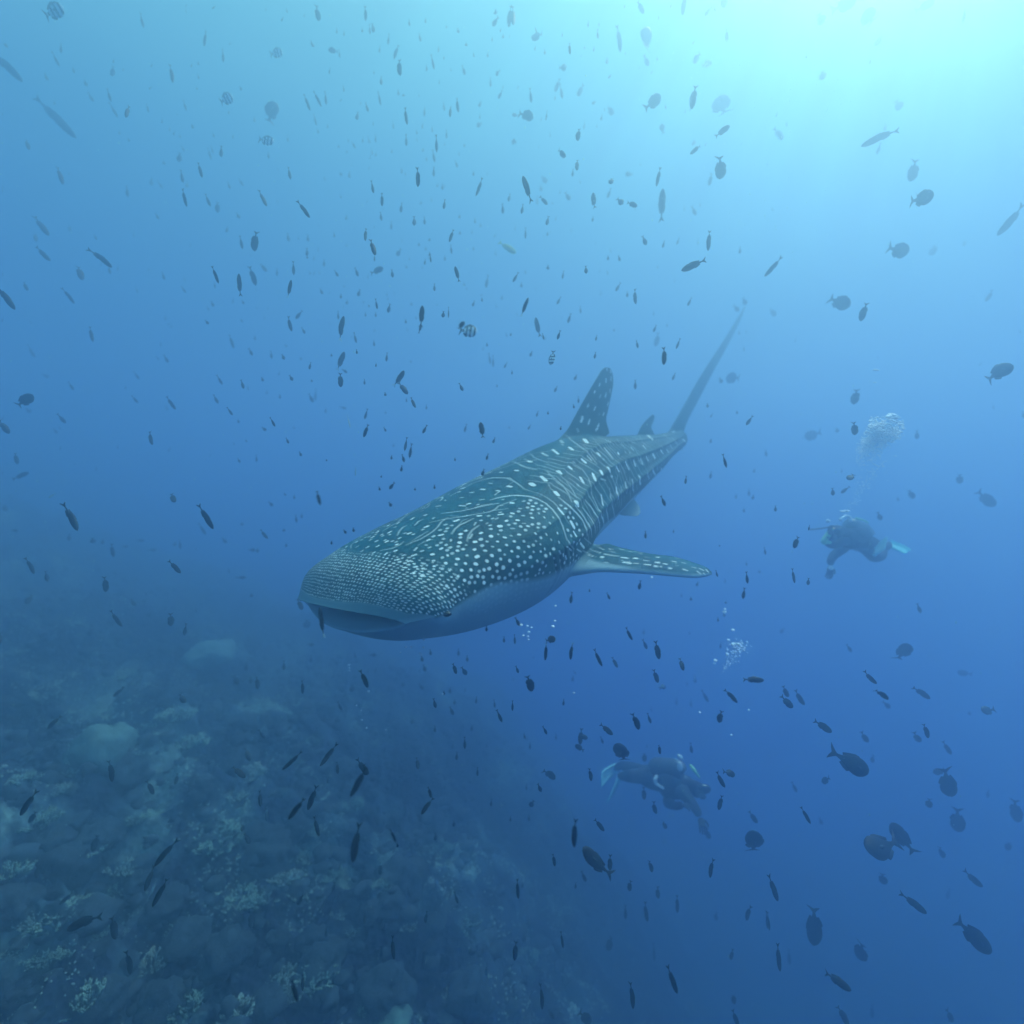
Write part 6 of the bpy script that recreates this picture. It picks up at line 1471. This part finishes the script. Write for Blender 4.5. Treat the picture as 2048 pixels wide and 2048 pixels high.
def specks():
    r = np.random.default_rng(8); v, f = ico(1); P = []
    for k in range(900):
        u, v_ = r.uniform(0, 2048), r.uniform(0, 2048); d = r.uniform(1.0, 5.5)
        s = r.uniform(.35, .9)/1024*d*(1.6 if r.random() < .08 else 1)
        p = px(u, v_, d); P.append((p[0], p[1], p[2], s, s, s*r.uniform(.6, 2.2), 0))
    for k in range(260):                       # finer shower of lit particles in the bright upper right
        t = r.random(); u = 1560+r.normal(0, 170); v_ = r.uniform(250, 1100) if t < .0 else r.uniform(60, 520); d = r.uniform(1.5, 4)
        s = r.uniform(.4, .8)/1024*d; p = px(u, v_, d); P.append((p[0], p[1], p[2], s, s, s*2.2, 0))
    me = scatter_mesh('drifting_specks', v, f, P)
    tag(link('drifting_specks', me, material('speck_pale', (.7, .9, .7), .7, .2)), 'fine pale specks drifting everywhere in the water', 'plankton', kind='stuff')
specks()

# ------------------------------------------------------------------ divers
suit = material('neoprene_black', (.05, .075, .11), .7, .2, 12, .4, bump=.2)
kit_grey = material('kit_grey', (.11, .14, .17), .5, .3, 8, .3)
fin_teal = material('fin_teal', (.10, .95, .95), .45, .4, 6, .2)
fin_cyan = material('fin_pale_cyan', (.5, 1.0, 1.0), .5, .3, 6, .2)
lime = material('trim_lime', (.5, .9, .45), .5, .3)
steel = material('tank_paint', (.22, .26, .27), .3, .6, 5, .2)
white_kit = material('kit_white', (.95, 1.0, 1.0), .3, .6)
glass = material('mask_glass', (.01, .02, .025), .08, .8)
def skinned(name, joints, edges, parent, mat, root=0, sub=2, slim=.87):
    me = bpy.data.meshes.new(name)
    me.from_pydata([j[0] for j in joints], edges, []); me.update()
    o = bpy.data.objects.new(name, me); COL.objects.link(o)
    o.modifiers.new('skin', 'SKIN').use_smooth_shade = True
    for i, j in enumerate(joints):
        me.skin_vertices[0].data[i].radius = tuple(x*slim for x in (j[1] if isinstance(j[1], tuple) else (j[1], j[1])))
    me.skin_vertices[0].data[root].use_root = True
    s = o.modifiers.new('sub', 'SUBSURF'); s.levels = sub
    dg = bpy.context.evaluated_depsgraph_get()
    m2 = bpy.data.meshes.new_from_object(o.evaluated_get(dg)); bpy.data.objects.remove(o)
    m2.materials.clear(); m2.materials.append(mat)
    for p in m2.polygons: p.use_smooth = True
    return link(name, m2, None, parent)
def tube(name, pts, r, mat, parent, n=10):
    P = np.array([list(p) for p in pts], float); t = np.linspace(0, len(P)-1, 24); tp = np.arange(len(P), dtype=float)
    C_ = np.stack([hermite(t, tp, P[:, k]) for k in range(3)], -1)
    D = np.gradient(C_, axis=0); D /= np.linalg.norm(D, axis=1)[:, None]
    up = np.array([.1, .3, 1.]); A = np.cross(D, up); A /= np.linalg.norm(A, axis=1)[:, None]; B = np.cross(D, A)
    R = np.interp(t, tp, r) if hasattr(r, '__len__') else np.full(24, r)
    th = np.linspace(0, 2*np.pi, n, endpoint=False)
    G_ = C_[:, None]+R[:, None, None]*(A[:, None]*np.cos(th)[None, :, None]+B[:, None]*np.sin(th)[None, :, None])
    v, q, t3 = grid_mesh_arrays(G_); return link(name, to_mesh_fix(name, v, t3, q), mat, parent)
def blade(name, root, tip, side, w0, w1, th, mat, parent):
    root, tip, side = map(lambda z: np.array(z, float), (root, tip, side)); ax = tip-root; L = np.linalg.norm(ax); ax /= L
    side = side-ax*np.dot(side, ax); side /= np.linalg.norm(side); nn = np.cross(ax, side)
    rows = []
    for t in np.linspace(0, 1, 14):
        w = w0+(w1-w0)*t; hh = th*(1-.75*t); edge = 1-.25*max(0, t-.9)/.1
        c = root+ax*L*t+nn*.06*L*math.sin(t*2.2)
        ring = [c+side*w*x*edge+nn*hh*z for x, z in ((-1, 1), (-1.04, 0), (-1, -1), (-.8, -.35), (0, -.3), (.8, -.35), (1, -1), (1.04, 0), (1, 1), (.8, .35), (0, .3), (-.8, .35))]
        rows.append(ring)
    v, q, t3 = grid_mesh_arrays(np.array(rows)); return link(name, to_mesh_fix(name, v, t3, q), mat, parent)
def ball(name, c, s, mat, parent, sub=3, rot=None):
    v, f = ico(sub); me = mesh_from(name, v*np.array(s), np.zeros((0, 4), int), f)
    o = link(name, me, mat, parent); o.location = c
    if rot: o.rotation_euler = rot
    return o
def vp(u, v, d): return Vector(px(u, v, d))

def hand(base, toward, up, s, parent, mat):
    """palm and five bent fingers, one chain each, rooted in the wrist"""
    b = Vector(base); f = Vector(toward).normalized(); u_ = Vector(up); u_ = (u_-f*u_.dot(f)).normalized(); r = f.cross(u_)
    J = [(tuple(b), (.028*s, .02*s)), (tuple(b+f*.05*s), (.036*s, .016*s)), (tuple(b+f*.085*s), (.038*s, .014*s))]; E_ = [(0, 1), (1, 2)]
    for k, (o_, ln) in enumerate(((-.033, .066), (-.011, .078), (.011, .073), (.032, .058))):
        n = len(J); p = b+f*.092*s+r*o_*s
        J += [(tuple(p), .010*s), (tuple(p+f*ln*.5*s-u_*.010*s), .009*s), (tuple(p+f*ln*.85*s-u_*.034*s), .008*s)]; E_ += [(2, n), (n, n+1), (n+1, n+2)]
    n = len(J); p = b+f*.03*s-r*.04*s
    J += [(tuple(p), .012*s), (tuple(p+f*.03*s-r*.022*s-u_*.01*s), .010*s), (tuple(p+f*.055*s-r*.025*s-u_*.022*s), .009*s)]; E_ += [(1, n), (n, n+1), (n+1, n+2)]
    return skinned('glove', J, E_, parent, mat, 0, 1, 1)

def diver_a():
    d = 6.1
    root = empty('person', vp(1700, 1080, d))
    root_inv = Matrix.Translation(-root.location)
    P = lambda u, v, dd=0: vp(u, v, d+dd)-root.location
    J = [(P(1728, 1086, .30), (.15, .13)), (P(1712, 1080, .12), (.16, .14)), (P(1696, 1074, -.05), (.18, .14)), (P(1684, 1066, -.16), (.10, .09)), (P(1676, 1062, -.24), (.085, .09)), (P(1670, 1064, -.32), (.095, .11)), (P(1667, 1070, -.36), (.07, .07)),
         (P(1684, 1082, -.20), .075), (P(1666, 1090, -.30), .060), (P(1652, 1084, -.38), .05), (P(1660, 1070, -.46), .042),        # arm out to the left
         (P(1690, 1094, .02), .075), (P(1668, 1110, -.10), .062), (P(1661, 1122, -.16), .05), (P(1661, 1131, -.18), .04),           # arm hanging
         (P(1734, 1096, .30), .10), (P(1748, 1117, .22), .085), (P(1764, 1112, .36), .065), (P(1768, 1100, .52), .05),             # near leg
         (P(1740, 1084, .42), .10), (P(1762, 1096, .50), .08), (P(1776, 1092, .72), .06), (P(1778, 1088, .86), .05)]
    E_ = [(0, 1), (1, 2), (2, 3), (3, 4), (4, 5), (5, 6), (2, 7), (7, 8), (8, 9), (9, 10), (2, 11), (11, 12), (12, 13), (13, 14), (0, 15), (15, 16), (16, 17), (17, 18), (0, 19), (19, 20), (20, 21), (21, 22)]
    skinned('body', [(tuple(a), b) for a, b in J], E_, root, suit)
    tube('scuba_tank', [P(1745, 1066, .34), P(1725, 1060, .16), P(1702, 1052, -.04), P(1697, 1050, -.08)], [.03, .095, .095, .04], steel, root, 16)
    skinned('buoyancy_vest', [(tuple(P(1722, 1072, .2)), (.19, .12)), (tuple(P(1705, 1066, .02)), (.2, .13)), (tuple(P(1692, 1064, -.1)), (.15, .1))], [(0, 1), (1, 2)], root, kit_grey)
    ball('mask', P(1668, 1064, -.43), (.075, .035, .05), glass, root)
    ball('regulator', P(1666, 1074, -.46), (.04, .035, .035), kit_grey, root)
    tube('hose', [P(1680, 1040, -.12), P(1690, 1033, -.1), P(1700, 1035, -.1), P(1702, 1043, -.12)], .018, white_kit, root)
    tube('sleeve_stripe', [P(1664, 1058, -.50), P(1656, 1070, -.5), P(1647, 1083, -.5), P(1660, 1085, -.44)], [.022, .032, .03, .02], lime, root)
    tube('trim', [P(1712, 1037, -.05), P(1726, 1040, 0), P(1737, 1046, .05)], [.014, .012, .008], lime, root)
    ball('gauge', P(1662, 1136, -.24), (.028, .028, .026), white_kit, root)
    ball('dive_light', P(1656, 1042, -.5), (.022, .03, .02), white_kit, root)
    hand(P(1660, 1070, -.46), P(1663, 1058, -.6)-P(1660, 1070, -.46), (0, -1, .3), 1, root, suit)
    hand(P(1661, 1131, -.18), P(1660, 1144, -.2)-P(1661, 1131, -.18), (0, -1, 0), 1, root, suit)
    blade('swim_fin', P(1750, 1104, .1), P(1775, 1086, -.1), (.5, .6, .6), .06, .11, .02, fin_cyan, root)
    blade('swim_fin', P(1776, 1087, .8), P(1816, 1105, .6), (.3, .75, .6), .06, .07, .03, fin_teal, root)
    tag(root, 'scuba diver in dark suit with bright teal fins, under the bubble cloud', 'diver')
    pole = empty('camera_pole', vp(1640, 1056, d-.4))
    tube('pole', [vp(1620, 1059, d-.45)-pole.location, vp(1642, 1057, d-.45)-pole.location, vp(1668, 1052, d-.45)-pole.location], .008, kit_grey, pole)
    ball('grip', vp(1664, 1053, d-.45)-pole.location, (.03, .016, .016), suit, pole)
    tag(pole, 'thin dark pole held out by the upper diver', 'pole')
    for o in (root, pole): o.location = o.location*1.02; o.scale = (1.02,)*3
def diver_b():
    d = 5.6
    root = empty('person', vp(1340, 1565, d))
    P = lambda u, v, dd=0: vp(u, v, d+dd)-root.location
    J = [(P(1300, 1552, .18), (.15, .13)), (P(1325, 1560, .08), (.17, .15)), (P(1356, 1568, -.02), (.19, .16)), (P(1376, 1572, -.1), (.12, .11)), (P(1388, 1576, -.15), (.09, .09)), (P(1397, 1580, -.2), (.10, .11)), (P(1403, 1586, -.24), (.07, .07)),
         (P(1368, 1588, -.26), .078), (P(1384, 1606, -.36), .064), (P(1394, 1622, -.42), .052), (P(1400, 1634, -.44), .042),
         (P(1340, 1590, .15), .078), (P(1334, 1606, -.05), .064), (P(1352, 1612, -.25), .05), (P(1364, 1610, -.36), .042),
         (P(1284, 1552, .10), .10), (P(1260, 1552, -.06), .08), (P(1247, 1552, .1), .06), (P(1240, 1551, .25), .048),
         (P(1288, 1546, .3), .10), (P(1262, 1536, .34), .085), (P(1243, 1530, .55), .06), (P(1232, 1536, .7), .048)]
    E_ = [(0, 1), (1, 2), (2, 3), (3, 4), (4, 5), (5, 6), (2, 7), (7, 8), (8, 9), (9, 10), (2, 11), (11, 12), (12, 13), (13, 14), (0, 15), (15, 16), (16, 17), (17, 18), (0, 19), (19, 20), (20, 21), (21, 22)]
    skinned('body', [(tuple(a), b) for a, b in J], E_, root, suit)
    tube('scuba_tank', [P(1298, 1534, .1), P(1312, 1534, .05), P(1358, 1538, -.1), P(1366, 1540, -.12)], [.03, .1, .1, .04], kit_grey, root, 16)
    skinned('buoyancy_vest', [(tuple(P(1318, 1550, .05)), (.18, .14)), (tuple(P(1345, 1556, -.04)), (.21, .16)), (tuple(P(1368, 1562, -.12)), (.15, .12))], [(0, 1), (1, 2)], root, kit_grey)
    ball('mask', P(1408, 1578, -.28), (.07, .04, .05), glass, root)
    ball('regulator', P(1405, 1592, -.3), (.035, .035, .03), kit_grey, root)
    tube('hose', [P(1355, 1511, -.2), P(1360, 1513, -.2), P(1366, 1518, -.2)], [.012, .022, .01], white_kit, root)
    ball('valve', P(1360, 1533, -.28), (.03, .03, .05), white_kit, root)
    tube('strap', [P(1314, 1551, -.2), P(1310, 1560, -.22), P(1314, 1569, -.22), P(1327, 1577, -.2)], [.016, .022, .016, .012], white_kit, root)
    tube('trim', [P(1380, 1530, -.2), P(1388, 1540, -.25), P(1400, 1556, -.28)], [.014, .02, .007], lime, root)
    hand(P(1400, 1634, -.44), P(1404, 1648, -.5)-P(1400, 1634, -.44), (0, -1, 0), 1, root, suit)
    hand(P(1364, 1610, -.36), P(1378, 1612, -.45)-P(1364, 1610, -.36), (0, -.3, 1), 1, root, suit)
    blade('swim_fin', P(1240, 1551, .25), P(1212, 1603, .2), (.6, .8, .2), .05, .10, .02, fin_cyan, root)
    blade('swim_fin', P(1232, 1536, .7), P(1206, 1562, .3), (.5, .9, .5), .05, .09, .02, fin_cyan, root)
    tag(root, 'scuba diver in dark suit facing right, below the shark near the bottom', 'diver')
    root.location = root.location*1.16; root.scale = (1.16,)*3
diver_a(); diver_b()
